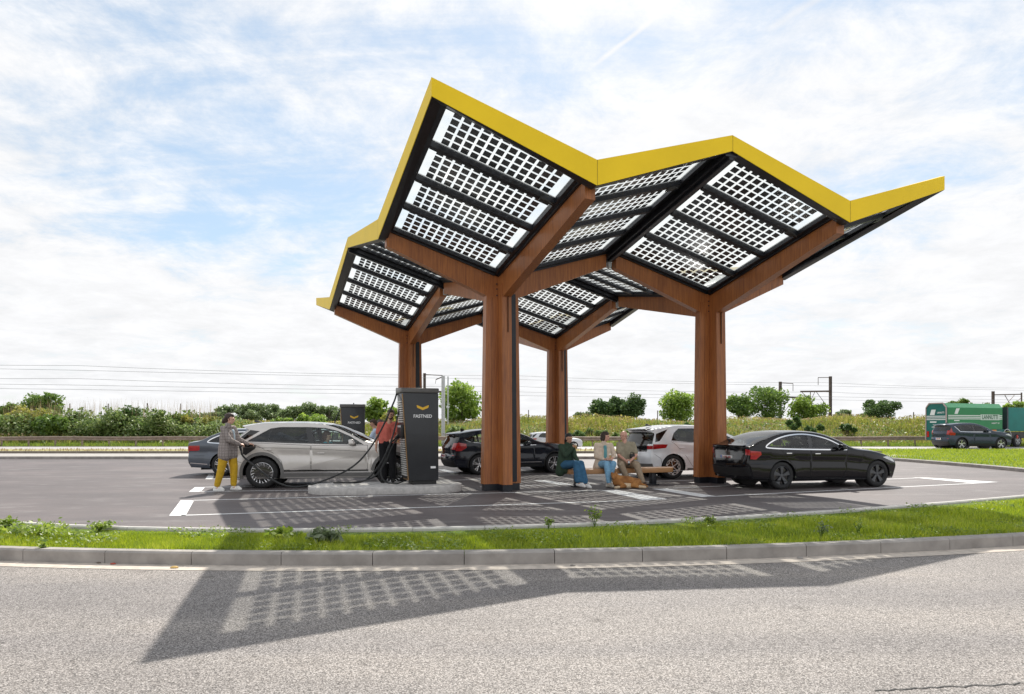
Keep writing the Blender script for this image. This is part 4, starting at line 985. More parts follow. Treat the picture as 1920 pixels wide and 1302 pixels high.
# suv on the road
suv=dict(cro); suv.update(mat=P_TEAL,W=.92,R=.36,Ra=.40,
 st=[(3.36,.28,3.48,.26),(3.45,.48,3.58,.48),(3.46,.78,3.58,.82),(3.30,.97,3.40,1.02),(2.75,1.06,2.85,1.12),(2.14,1.13,2.34,1.18),(1.65,1.38,1.80,1.43),(1.15,1.55,1.25,1.60),(.65,1.60,.68,1.64),(.05,1.585,.05,1.63),(-.45,1.53,-.46,1.59),(-.72,1.47,-.90,1.53),(-.66,1.38,-.80,1.40),(-.78,1.12,-.90,1.12),(-.80,.96,-.94,.96),(-.80,.75,-.94,.75),(-.84,.62,-.98,.62),(-.82,.44,-.96,.44),(-.74,.30,-.86,.28)],
 belt=[(-1,1.16),(0,1.10),(1,1.06),(2.3,1.04),(3.4,.88)],
 dlo=[(1.98,1.09),(1.62,1.29),(1.28,1.43),(.95,1.50),(.5,1.52),(-.1,1.48),(-.40,1.41),(-.10,1.12),(.4,1.10),(1.2,1.09)],
 side_patch=[('tail_light.0',M_RED,[(-.42,1.0),(-.46,.88),(-.95,.88),(-.95,1.12),(-.72,1.36),(-.66,1.36),(-.62,1.08)]),('headlight.0',M_LAMP,[(3.0,.93),(3.5,.8),(3.5,.9),(3.25,.97)])],
 doors=[[(1.95,1.06),(1.95,.40),(.86,.40),(.84,1.08)],[(.82,1.08),(.84,.40),(.48,.40),(.38,.66),(.10,.92),(-.06,1.1)]],handles=[(1.02,.95,.18,P_TEAL),(.16,.98,.18,P_TEAL)],
 strips=[('sill_panel',M_BLK,[(.45,.31),(2.26,.31)],.12),('window_chrome',M_CHROME,[(1.98,1.075),(.4,1.085),(-.12,1.105),(-.43,1.415)],.025)],
 glass=M_DARKGLASS,mirror=(1.72,1.12),fin=(-.3,1.59),plate=(-.985,.66,'1-ABT-902',M_PWHITE,M_INKR,R_(0)),spoiler=(-.92,-.6,1.535,.64,.05),cab=(.92,.1,1.08),mirror_mat=P_TEAL)
a=R_(4); q=G(1774,842)
car(suv,'passing_car',(27.45,42.0,.06),a,'dark blue sport utility car driving past the grass island','car','vehicles on the motorway',(.94,.92,1.02))
cit=dict(wh); cit.update(mat=P_CITY,plate=None)
car(cit,'passing_car',(1.75,45.0,-.05),R_(3),'small light silver car seen past the rear right timber column','car','vehicles on the motorway',(.82,.82,.76))
# ------------------------------------------------------------------ green lorry
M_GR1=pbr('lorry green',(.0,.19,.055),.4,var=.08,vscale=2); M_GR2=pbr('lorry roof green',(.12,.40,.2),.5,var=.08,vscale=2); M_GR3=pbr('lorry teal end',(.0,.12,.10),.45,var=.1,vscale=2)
M_LWHITE=pbr('lorry white stripe',(.72,.75,.72),.5,var=.06)
tq=empty('container_lorry',(29.75,46.0,0),R_(22),'green container lorry with white lettering beside the embankment','lorry','vehicles on the motorway')
tq.scale=(.90,.62,1.0); Lc,Wc=6.35,2.35; z0,zs_,zt=1.30,2.80,3.10
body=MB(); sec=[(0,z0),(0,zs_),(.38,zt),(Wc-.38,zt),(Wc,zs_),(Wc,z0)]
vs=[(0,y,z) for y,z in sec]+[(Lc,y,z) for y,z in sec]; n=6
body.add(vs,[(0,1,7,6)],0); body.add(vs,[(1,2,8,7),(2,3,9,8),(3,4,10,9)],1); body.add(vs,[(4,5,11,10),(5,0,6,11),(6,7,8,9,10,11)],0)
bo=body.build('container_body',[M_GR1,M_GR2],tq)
en=MB(); ep=[(.0,.55),(.0,zs_),(.38,zt),(Wc-.38,zt),(Wc,zs_),(Wc,.55)]
en.add([(-.02,y,z) for y,z in ep]+[(-.14,y,z) for y,z in ep],[tuple(range(6)),tuple(range(11,5,-1))]+[(i,6+i,6+(i+1)%6,(i+1)%6) for i in range(6)]); eo=en.build('tail_panel',M_GR3,tq)
rim=MB()
for a,b in zip(ep,ep[1:]): rim.bar((-.16,a[0],a[1]),(-.16,b[0],b[1]),.08)
rim.build('panel_rim',pbr('pale rim',(.42,.33,.3),.5),eo)
stp=MB()
for k in range(3):
    z=2.02+k*.115; stp.box((Lc/2,-.006,z),(Lc-.1,.012,.055)); stp.box((-.155,Wc/2,z-.05),(.012,Wc-.1,.055))
stp.hexa([(.75,-.014,2.36),(1.1,-.014,2.36),(1.1,-.002,2.36),(.75,-.002,2.36)],[(.95,-.014,2.74),(1.35,-.014,2.74),(1.35,-.002,2.74),(.95,-.002,2.74)]); stp.box((1.0,-.012,1.90),(.6,.012,.07))
stp.hexa([(-.165,1.35,2.28),(-.165,1.9,2.28),(-.153,1.9,2.28),(-.153,1.35,2.28)],[(-.165,1.2,2.66),(-.165,1.7,2.66),(-.153,1.7,2.66),(-.153,1.2,2.66)]); stp.box((-.16,1.5,1.80),(.012,.75,.09))
stp.build('white_stripes',M_LWHITE,tq)
bx=MB().box((4.85,-.016,2.14),(2.25,.016,.40)).build('name_panel',pbr('pale green panel',(.50,.60,.53),.5),tq)
MX=Matrix.Rotation(math.pi/2,4,'X')
put_text('LANNUTTI',.42,pbr('dark green ink',(.01,.09,.04),.5),bx,Matrix.Translation((4.85,-.028,2.14))@MX,sx=.92)
ML=Matrix.Rotation(-math.pi/2,4,'Z')@MX
put_text('LANNUTTI',.17,M_LWHITE,tq,Matrix.Translation((-.175,.62,2.44))@ML); put_text('www.lannutti.com',.12,M_LWHITE,tq,Matrix.Translation((-.165,1.1,1.62))@ML); put_text('LANNUTTI S.p.A.',.15,M_LWHITE,tq,Matrix.Translation((-.165,1.1,1.45))@ML)
put_text('LANNUTTI  3/4',.14,M_LWHITE,tq,Matrix.Translation((5.5,-.014,1.72))@MX)
ch=MB(); ch.box((3.3,.18,1.14),(6.9,.25,.30)); ch.box((3.3,Wc-.18,1.14),(6.9,.25,.30)); ch.build('chassis_rail',M_GR3,tq)
ch=MB(); ch.box((3.6,Wc/2,.95),(7.4,.8,.2)); ch.box((5.9,.4,.8),(1.0,.5,.5)); ch.build('chassis',M_BLK,tq)
for x,w_ in ((5.35,.2),): MB().box((x,-.02,1.12),(.5,.03,.28)).build('side_marker',pbr('amber marker',(.55,.2,.02),.4),tq)
MB().box((-.18,Wc-.25,.95),(.03,.25,.4)).build('tail_light',M_RED,tq); MB().box((-.18,.25,.95),(.03,.25,.4)).build('tail_light',pbr('amber marker',(.55,.2,.02),.4),tq)
for x in (1.0,2.3,6.6):
    for y,s in ((.12,-1),(Wc-.12,1)): wheel(tq,x,y+.05*-s,.48,'small',.3,M_GALV,s)
sp=MB(); 
for k in range(9):
    a=math.pi*k/8; a2=math.pi*(k+1)/8
    if k<8: sp.bar((6.9+.5*math.cos(a),-.02,.75+.55*math.sin(a)),(6.9+.5*math.cos(a2),-.02,.75+.55*math.sin(a2)),.05,.05)
sp.build('mudguard',M_GALV,tq)
# tractor / front unit
c2=MB(); c2.box((11.3,Wc/2,2.0),(8.6,Wc,1.7)); c2.build('front_container',pbr('teal tarp',(.0,.16,.14),.5,var=.12,vscale=1.5),tq,bevel=.04)
d=MB(); d.box((6.98,Wc/2,2.0),(.16,Wc+.05,1.75)); d.build('front_frame',pbr('lorry dark frame',(.03,.035,.05),.5),tq)
b3=MB(); b3.box((11.4,Wc/2,.85),(8.4,Wc-.2,.45)); b3.build('skirt',M_BLK,tq)
MB().box((9.9,-.01,1.9),(.18,.02,.2)).build('side_badge',M_LWHITE,tq); MB().box((8.2,.05,.75),(.2,.1,.25)).build('tail_light',M_RED,tq)
for x in (8.3,10.0):
    for y,s in ((.12,-1),(Wc-.12,1)): wheel(tq,x,y+.05*-s,.48,'small',.3,M_GALV,s)

# ------------------------------------------------------------------ guard rail along the motorway
gr=empty('guard_rail',(0,50.1,0),0,'long brown weathered crash barrier along the motorway edge','guard rail')
xs_=np.linspace(-60,33.5,48)
def rz(x): return 0.0
P=[(-.06,.44),(.0,.47),(-.06,.53),(-.06,.57),(0,.61),(-.06,.67),(-.06,.72),(.02,.75),(.02,.42)]
P=[(-.05,.46),(-.085,.52),(-.05,.575),(-.02,.60),(-.05,.625),(-.085,.68),(-.05,.74),(0,.75),(0,.45)]
V=[];F=[];k=len(P)
for x in xs_:
    dz=.02*math.sin(x*.7)
    for y,z in P: V.append((x,y,z+dz))
for i in range(len(xs_)-1):
    for j in range(k): F.append((i*k+j,i*k+(j+1)%k,(i+1)*k+(j+1)%k,(i+1)*k+j))
me=bpy.data.meshes.new('rail_beam'); me.from_pydata(V,[],F); mesh_obj('rail_beam',me,M_RUST,gr)
for x in np.arange(-58,33,2.0): MB().box((x,.06,.35),(.10,.08,.78)).build('rail_post',M_RUST,gr)

# ------------------------------------------------------------------ railway masts, wires, pole
M_MAST=pbr('rail mast steel',(.13,.10,.09),.6,.3,var=.2)
M_WIRE=pbr('overhead wire',(.30,.31,.33),.6,.4)
def ry(x): return 73.9+.3035*x
def rail_mast(px,top,label,arm=1,portal=False):
    k=(px-960)/FPX; Y=73.9/(1-.3035*k); X=k*Y; zt=CAMH+(HZ-top)*Y/FPX; zb_=float(bank_z(X,Y))-.1
    r=empty('railway_mast',(X,Y,zb_),math.atan(.3035),label,'railway mast','railway masts on the embankment'); h=zt-zb_
    m=MB(); m.box((-.10,0,h/2),(.05,.3,h)); m.box((.10,0,h/2),(.05,.3,h)); m.box((0,0,h/2),(.16,.06,h)); m.build('mast_post',M_MAST,r)
    a=MB(); z=h-.15
    if not portal:
        a.bar((0,0,z),(-1.9*arm,0,z-.05),.08); a.bar((-1.9*arm,0,z-.05),(-1.9*arm,0,z-1.0),.05)
        z2=h-1.9; a.bar((0,0,z2),(4.6*arm*-1,0,z2-.12),.12,.2); a.bar((-2.2*arm,0,z2-.1),(-.1*arm,0,z2-2.4),.05); a.bar((-2.4*arm,0,z2-.1),(-3.6*arm,0,z2-2.2),.05); a.bar((-4.4*arm,0,z2-.15),(-2.6*arm,0,z2-2.0),.05); a.bar((-3.1*arm,0,z2-.1),(-3.1*arm,0,z2-4.0),.07)
        a.bar((0,0,z2-2.9),(.9*arm*-1,0,z2-2.9),.12)
    else:
        a.bar((0,0,h-.5),(5.4,0,h-.35),.14); a.bar((5.4,0,h-.1),(5.4,0,.0),.14); a.bar((4.0,0,h-.5),(1.2,0,h-2.9),.06); a.bar((5.2,0,h-.9),(2.6,0,h-2.9),.06); a.bar((2.2,0,h-.5),(3.4,0,h-2.0),.06)
    a.build('mast_arm',M_MAST,r)
rail_mast(1463,716,'brown railway mast with its arm pointing right, left of the taller mast',-1)
rail_mast(1557,706,'tallest brown railway mast with bracket arm pointing left',1)
rail_mast(1862,734,'railway portal frame rising behind the green lorry',1,True)
rail_mast(796,700,'distant railway mast just above the front charging station',-1)
hs=[6.95,6.45,5.75,5.1,4.75]
nm=['uppermost overhead railway wire crossing the sky above the trees','second overhead railway wire from the top','middle overhead railway wire of the five','fourth overhead railway wire from the top','lowest overhead railway wire just over the tree tops']
for q,(z,lb) in enumerate(zip(hs,nm)):
    pts=[]; 
    for s0 in np.arange(-120,160,40):
        for k in range(8):
            t=k/8; x=s0+40*t; pts.append((x,ry(x)+(-.6 if q%2 else .4),z+.9-.25*4*t*(1-t)*(1 if q in(0,2) else .2)-.9+.15))
    tag(MB().tube(pts,.014,4).build('overhead_wire',M_WIRE),lb,'overhead wire','overhead wires of the railway')
pl=G(831,836); pole=empty('signal_pole',(W3(831,823,51.6).x,51.6,0),0,'pale grey steel pole with short top arm behind the crash barrier','pole')
zt=CAMH+(HZ-705)*51.6/FPX
m=MB(); m.box((-.07,0,zt/2),(.12,.16,zt)); m.box((.07,0,zt/2-.0),(.12,.20,zt-.02)); m.build('pole_shaft',M_GALV,pole)
m=MB(); m.bar((0,0,zt-.06),(-.55,0,zt-.28),.07); m.bar((-.55,0,zt-.25),(-.6,0,zt-.6),.03); m.build('pole_arm',M_MAST,pole)
p2=empty('signal_pole',(W3(840,823,60).x,60,float(bank_z(-5,60))),0,'thin grey mast behind the pale steel pole','pole')
m=MB(); m.tube([(0,0,0),(0,0,4.6)],.06,8); m.build('pole_shaft',M_GALV,p2)
# thin fence posts on the bank
for i,(px,tp,bt) in enumerate([(131,757,778),(203,757,776),(276,756,774),(339,757,774),(991,769,785),(1089,772,786),(1233,770,784),(1713,773,784),(1716,772,784)][:8]):
    Y=63.0; X=(px-960)*Y/FPX; zb_=float(bank_z(X,Y)); zt=CAMH+(HZ-tp)*Y/FPX
    o=MB().tube([(0,0,-.1),(0,0,zt-zb_)],.045,6).build('fence_post',M_MAST); o.location=(X,Y,zb_)
    nb=['at the far left by the oak','second from the left','third from the left above the shrubs','fourth from the left','between the two front columns','below the dense tree clump','right of the dense tree clump','left of the green lorry'][i]
    tag(o,'thin dark fence post on the embankment, '+nb,'fence post','fence posts along the embankment')

# ------------------------------------------------------------------ bench
ba=R_(17.5); bc=Vector((2.80,17.32,0))
be=empty('bench',bc,ba,'long timber bench with rounded ends on two black posts under the canopy','bench')
Lb,Wb=2.98,.46; pts=[]
for k in range(9): a=-math.pi/2+math.pi*k/8; pts.append((Lb/2-.2+.2*math.cos(a),.0+.23*math.sin(a)))
for k in range(9): a=math.pi/2+math.pi*k/8; pts.append((-Lb/2+.2+.2*math.cos(a),.23*math.sin(a)))
MB().prism(pts,.325,.45).build('seat',M_BENCHWOOD,be,bevel=.015)
for x in (-1.22,.92):
    m=MB(); m.box((x,0,.17),(.13,.16,.33)); lo=m.build('leg',M_STEEL,be,bevel=.006); MB().box((x,0,.012),(.26,.22,.024)).build('foot_plate',M_STEEL,lo)
# ------------------------------------------------------------------ vegetation
def blades(name,P,h,wd,lean,mat,parent=None,bend=.5,rng=RNG):
    """P (N,3) roots; bent blades of 2 segments"""
    P=np.asarray(P,float); n=len(P); a=rng.uniform(0,2*np.pi,n); la=rng.uniform(0,2*np.pi,n)
    h=np.broadcast_to(np.asarray(h,float),(n,))*rng.uniform(.65,1.25,n); w=np.broadcast_to(np.asarray(wd,float),(n,))*rng.uniform(.7,1.3,n)
    dx=np.stack([np.cos(a),np.sin(a),np.zeros(n)],1)*w[:,None]/2; ld=np.stack([np.cos(la),np.sin(la),np.zeros(n)],1)*(h*lean*rng.uniform(.2,1,n))[:,None]
    up=np.stack([np.zeros(n),np.zeros(n),h],1)
    m=P+up*.55+ld*.35; tp=P+up*.98+ld
    V=np.stack([P-dx,P+dx,m+dx*.8,m-dx*.8,tp],1).reshape(-1,3)
    b=(np.arange(n)*5)[:,None]; q=np.concatenate([b+[0,1,2],b+[0,2,3],b+[3,2,4]],1).reshape(-1,3)
    return np_mesh(name,V,q,mat,parent)
def leaves(name,C,size,mat,parent=None,flat=.35,rng=RNG,aspect=1.0):
    """leaf quads (kite shaped) at points C"""
    C=np.asarray(C,float); n=len(C); nrm=rng.normal(size=(n,3)); nrm[:,2]=np.abs(nrm[:,2])+flat; nrm/=np.linalg.norm(nrm,axis=1)[:,None]
    r=rng.normal(size=(n,3)); t1=np.cross(nrm,r); t1/=np.linalg.norm(t1,axis=1)[:,None]; t2=np.cross(nrm,t1)
    s=(np.broadcast_to(np.asarray(size,float),(n,))*rng.uniform(.6,1.35,n))[:,None]
    V=np.stack([C-t1*s*.5*aspect,C+t2*s*.32-t1*s*.05,C+t1*s*.5*aspect,C-t2*s*.32],1).reshape(-1,3)
    b=(np.arange(n)*4)[:,None]; return np_mesh(name,V,b+[0,1,2,3],mat,parent)
def clump_pts(c,r,n,rng=RNG,shell=.55):
    d=rng.normal(size=(n,3)); d/=np.linalg.norm(d,axis=1)[:,None]; q=shell+(1-shell)*rng.uniform(0,1,n)**.6
    q*=1+.25*np.sin(d[:,0]*5+c[0])*np.cos(d[:,2]*4+c[1])
    return np.asarray(c)+d*q[:,None]*np.asarray(r)
LF_OAK=leafy('oak leaves',[(.1,(0.059,0.119,0.020)),(.45,(0.126,0.227,0.037)),(.8,(0.254,0.371,0.068))],.45)
LF_POP=leafy('poplar leaves',[(.1,(0.097,0.179,0.024)),(.45,(0.227,0.356,0.049)),(.8,(0.421,0.551,0.097))],.5)
LF_DARK=leafy('alder leaves',[(.1,(0.041,0.092,0.024)),(.5,(0.092,0.173,0.045)),(.85,(0.173,0.263,0.072))],.35)
LF_SHRUB=leafy('shrub leaves',[(.1,(0.070,0.124,0.035)),(.45,(0.176,0.264,0.070)),(.75,(0.334,0.404,0.140)),(.95,(0.597,0.597,0.351))],.45)
LF_GOLD=leafy('golden weeds',[(.1,(0.139,0.164,0.025)),(.5,(0.329,0.329,0.063)),(.9,(0.531,0.481,0.127))],.5)
LF_HEDGE=leafy('hedge leaves',[(.1,(0.108,0.162,0.065)),(.5,(0.216,0.302,0.119)),(.9,(0.367,0.432,0.216))],.4)
G_NEAR=leafy('lawn blades',[(.08,(.10,.15,.01)),(.4,(.27,.37,.014)),(.75,(.47,.53,.03)),(.95,(.60,.55,.16))],.55,1.3)
G_TALL=leafy('tall grass',[(.05,(.10,.15,.02)),(.35,(.22,.27,.035)),(.6,(.36,.37,.07)),(.82,(.46,.37,.13)),(.98,(.40,.24,.13))],.5,.35)
G_VERGE=leafy('verge grass',[(.1,(.09,.15,.015)),(.5,(.2,.3,.03)),(.9,(.33,.38,.07))],.5,.5)
G_DRY=leafy('dry stalks',[(.1,(.22,.16,.08)),(.6,(.38,.28,.14)),(.95,(.48,.36,.22))],.4,.5)
M_BARK=pbr('bark',(.10,.075,.055),.9,var=.3,vscale=6,bmp=.5)
# near verge
def scatter_strip(n,x0,x1,f0,f1,z,rng=RNG):
    x=rng.uniform(x0,x1,n); t=rng.uniform(0,1,n); y=f0(x)*(1-t)+f1(x)*t
    return np.stack([x,y,np.full(n,z)],1)
P=scatter_strip(150000,-9.5,14.5,off(kerb_f,.13),off(edge_f,-.01),.07)
hh=.062+.055*np.clip(np.sin(P[:,0]*1.3+np.sin(P[:,1]*2.1)*1.5)*.5+.5+.4*np.sin(P[:,0]*3.7+P[:,1]*2.9),0,1.3)
hh*=np.clip((edge_f(P[:,0])-P[:,1])/.8,.18,1)
tag(blades('verge_grass',P,hh,.0075,.55,G_NEAR),kind='stuff')
P=scatter_strip(5500,-9.5,14.5,off(kerb_f,.16),off(edge_f,-.05),.10); cl=np.sin(P[:,0]*2.2+1)*np.sin(P[:,1]*3.1+P[:,0])>.25; P=P[cl]
tag(leaves('clover',np.concatenate([P+RNG.normal(size=P.shape)*[.04,.04,.02]+[0,0,.05] for _ in range(5)]),.035,leafy('clover leaves',[(.1,(.09,.16,.02)),(.6,(.24,.34,.035)),(.9,(.34,.40,.06))],.5,3),flat=1.2),kind='stuff')
# tall weeds that stand out of the verge
LF_WEED=leafy('weed leaves',[(.1,(.10,.18,.02)),(.5,(.25,.36,.04)),(.9,(.42,.48,.08))],.55,3)
LF_GREY=leafy('grey green weed leaves',[(.1,(.09,.13,.06)),(.5,(.17,.22,.11)),(.9,(.30,.34,.2))],.45,3)
def weed(px,py,h,spread,n,label,mat=LF_WEED,size=.05,stems=3,low=False):
    p=G(px,py,.09); r=empty('weed_plant',p,0,label,'weed','weeds growing in the grass verge')
    st=MB(); C=[]
    for s in range(stems):
        a=random.uniform(0,6.28); q=Vector((math.cos(a),math.sin(a),0))*spread*random.uniform(.2,1)
        top=q+Vector((0,0,h*random.uniform(.65,1))); mid=q*.4+Vector((0,0,h*.5)); st.tube([(0,0,-.02),mid,top],[.006,.005,.003],5)
        for k in range(n//stems):
            t=random.uniform(.25,1); b=(mid.lerp(top,(t-.5)*2) if t>.5 else mid*(t*2)); C.append(b+Vector((random.gauss(0,1)*spread*(.4 if not low else .55)*(1.1-.6*t),random.gauss(0,1)*spread*(.4 if not low else .55)*(1.1-.6*t),abs(random.gauss(0,.25))*h)))
    st.build('stem',M_GRASSBASE,r); leaves('foliage',[tuple(c) for c in C],size,mat,r,flat=.5)
weed(1115,987,.22,.10,150,'tallest bright green weed, standing right of the middle of the verge',stems=5,size=.042)
weed(1028,992,.15,.07,60,'slim upright weed just left of the tallest one',stems=3)
weed(70,1008,.15,.40,420,'wide leafy plant spreading at the left end of the verge',size=.058,stems=8,low=True)
weed(185,995,.09,.20,240,'round pale green umbel plant beside the wide leafy one',stems=7,size=.05)
weed(8,992,.11,.14,110,'leafy weed cut off by the left picture edge',stems=4,size=.07)
weed(608,1024,.16,.16,120,'grey green thistle rosette near the roadside kerb',LF_GREY,.10,6,True)
weed(530,1014,.12,.2,130,'low broad leaved dock plant left of the grey thistle',size=.10,stems=6,low=True)
weed(1330,986,.12,.12,100,'bushy weed by the edging below the black saloon',stems=5,size=.05)
weed(1540,1010,.19,.12,110,'pale airy weed with thin stems at the right half of the verge',LF_GREY,.03,6)
weed(1610,1002,.16,.12,90,'second airy weed right of the pale one',LF_WEED,.03,5)
weed(80,1036,.10,.06,40,'small yellowish seedling beside the kerb at the left',size=.05,stems=3)
# right island, verges and bank
P=[]; rng=RNG
x=rng.uniform(13,48,60000); y=rng.uniform(22,41,60000); xl=np.interp(y,isl_y[::-1],isl_x[::-1]); ok=(x>xl+.2)&(x<y*.85)&(x>isl_x[0]+np.maximum(y-isl_y[0],0)*.25)
P=np.stack([x,y,np.full_like(x,.10)],1)[ok]
tag(blades('island_grass',P,.10,.028,.5,leafy('island lawn',[(.1,(.16,.24,.012)),(.5,(.33,.42,.02)),(.9,(.48,.52,.06))],.55,.5)),kind='stuff')
P=scatter_strip(2600,-42,19,const(35.),const(38.4),.2); tag(blades('dry_verge_grass',P,.11,.03,.5,G_DRY),kind='stuff')
x=rng.uniform(-48,46,26000); y=rng.uniform(49.9,54.5,26000); tag(blades('motorway_verge_grass',np.stack([x,y,np.maximum(bank_z(x,y)-.02,0)],1),.24,.045,.45,G_VERGE),kind='stuff')
n=90000; x=rng.uniform(-52,62,n); y=52.6+rng.uniform(0,1,n)**.8*16; z=bank_z(x,y)
patch=np.sin(x*.23+y*.31)+np.sin(x*.61-y*.5+2)+.6*np.sin(x*1.3+y)
right=np.clip((x+22)/8,0,1)
h=np.clip(.55+.16*patch,.25,1.0)*(.8+.2*right)
tag(blades('tall_grass',np.stack([x,y,z-.05],1),h,.05,.5,G_TALL),kind='stuff')
sel=rng.uniform(0,1,n)<.10
tag(leaves('seed_heads',np.stack([x,y,z+h*1.0],1)[sel],.16,G_DRY,flat=.1),kind='stuff')
sel=rng.uniform(0,1,n)<.33; sel&=patch<.2
tag(leaves('bank_weeds',np.stack([x+rng.normal(size=n)*.2,y,z+h*rng.uniform(.2,.9,n)],1)[sel],.22,LF_SHRUB),kind='stuff')
sel=rng.uniform(0,1,n)<.20; sel&=patch>.5
tag(leaves('golden_weeds',np.stack([x,y,z+h*rng.uniform(.5,1.05,n)],1)[sel],.20,LF_GOLD),kind='stuff')
# shrubs on the bank
def shrub(px,py_top,wpx,Y,mat,label,n=1500,size=.26,group='shrubs on the embankment',name='shrub',stalk=0):
    X=(px-960)*Y/FPX; zb_=float(bank_z(X,Y)); top=CAMH+(HZ-py_top)*Y/FPX; h=max(.8,top-zb_)*1.08; wd=wpx*Y/FPX/2*1.15
    r=empty(name,(X,Y,zb_),0,label,'shrub',group); C=[]
    k=max(4,int(wd*3))
    for _ in range(k):
        c=(random.uniform(-wd*.75,wd*.75),random.uniform(-1.0,1.0),random.uniform(.3,.68)*h); rr=random.uniform(.25,.42)*min(h,wd*1.3)
        C.append(clump_pts(c,(rr*1.1,rr,min(rr,h-c[2])),n//k,shell=.35))
    C=np.concatenate(C); C[:,2]=np.maximum(C[:,2],.02); leaves('foliage',C,size,mat,r)
    st=MB()
    for _ in range(5): st.tube([(random.uniform(-.2,.2),0,-.1),(random.uniform(-wd*.5,wd*.5),random.uniform(-.3,.3),h*.7)],[.04,.015],5)
    st.build('stem',M_BARK,r)
    if stalk:
        P=np.stack([RNG.uniform(-wd,wd,stalk),RNG.uniform(-.5,.5,stalk),np.full(stalk,h*.55)],1); blades('flower_stalks',P,h*.5+.5,.03,.25,G_DRY,r)
shr=[(18,771,60,56.5,LF_OAK,'dark rounded shrub at the far left edge of the bank'),(66,765,80,57,LF_GOLD,'yellow green shrub below the round oak'),(105,772,56,55.5,LF_OAK,'low dark shrub under the left oak, near the crash barrier'),
 (150,768,70,57,LF_SHRUB,'grey green shrub just right of the yellow green one'),(196,764,76,56,LF_SHRUB,'grey green shrub with pale flowers, second in the dense row'),(243,760,70,57.5,LF_DARK,'tallest dark shrub in the middle of the dense row'),
 (287,767,70,56,LF_SHRUB,'pale grey shrub right of the tallest dark one'),(327,768,60,57,LF_OAK,'green shrub near the right end of the dense row'),(366,778,56,56.5,LF_GOLD,'low yellow green shrub at the right end of the dense row'),
 (525,772,36,58,LF_POP,'bright lime shrub behind the roof of the silver hatchback'),(585,776,56,58,LF_POP,'lime shrub left of the rear charging station'),(722,774,44,58,LF_GOLD,'golden shrub behind the man in the red shirt'),
 (845,798,46,55.5,LF_SHRUB,'small olive shrub right of the pale pole'),(1078,806,26,55,LF_DARK,'dark narrow bush beside the rear right column'),(1112,804,66,56,LF_SHRUB,'pale grey green bush above the seated woman in beige'),(1165,808,50,55,LF_SHRUB,'pale bush above the old man'),
 (1294,788,22,57,LF_DARK,'small dark bush left of the right front column'),(1524,790,26,57,LF_DARK,'small dark bush above the black saloon roof'),(1488,778,18,58,LF_DARK,'tiny dark bush on the crest near the railway masts'),(1590,788,22,57.5,LF_DARK,'small dark bush right of the tallest railway mast'),(1800,800,40,57,LF_SHRUB,'bush hidden behind the green lorry')][:-1]
for a in shr: shrub(*a)
P=np.stack([rng.uniform(-43,-25,500),rng.uniform(56,58,500),np.full(500,2.2)],1); tag(blades('flower_stalks',P,1.55,.018,.22,G_DRY),kind='stuff')
# thick scrub that knits the shrubs together on the left bank, thinning out to the right
n=30000; x=rng.uniform(-47,-14,n); y=54.6+rng.uniform(0,1,n)*5; thin=np.clip((-21-x)/6,.0,1)
hs_=(1.0+1.25*thin)*(.75+.25*np.sin(x*1.1+np.sin(y*2)*.8)*np.sin(x*.37+1)); z=np.asarray(bank_z(x,y)); k_=rng.uniform(0,1,n)<(.25+.75*thin)
tag(leaves('scrub',np.stack([x,y,z*.6+hs_*rng.uniform(.05,1,n)**.75],1)[k_],.24,LF_SHRUB),kind='stuff')
# trees beyond the bank
def tree(px,py_top,wpx,Y,mat,label,n=5200,size=.28,py_base=None,flat=1.0,cl=16,trunk=.12,lowfrac=-.02):
    X=(px-960)*Y/FPX; zb_=float(bank_z(X,Y)); top=CAMH+(HZ-py_top)*Y/FPX; h=top-zb_; wd=wpx*Y/FPX/2
    r=empty('tree',(X,Y,zb_),0,label,'tree','trees beyond the embankment')
    tm=MB(); cz=h*(lowfrac+1)/2; hr=h*(1-lowfrac)/2
    tm.tube([(0,0,-.3),(.05,0,h*.3),(0,.05,h*.6),(.06,0,h*.85)],[trunk,trunk*.8,trunk*.5,trunk*.15],8)
    C=[]
    for k in range(cl):
        for _ in range(40):
            q=Vector((random.uniform(-1,1),random.uniform(-1,1),random.uniform(-1,1)))
            if .25<q.length<.86: break
        s=.34+.16*random.random(); c=Vector((q.x*wd*.82,q.y*wd*.75,cz+q.z*hr*.84)); rr=s*min(wd,hr)
        tm.tube([(0,0,h*(.2+.3*random.random())),c*.6+Vector((0,0,cz*.35)),c],[trunk*.35,trunk*.22,trunk*.08],5)
        C.append(clump_pts(tuple(c),(rr*1.15,rr,rr*.85*flat),n//cl,shell=.3))
    tm.build('trunk',M_BARK,r,sm=True); leaves('crown',np.concatenate(C),size,mat,r,flat=.2)
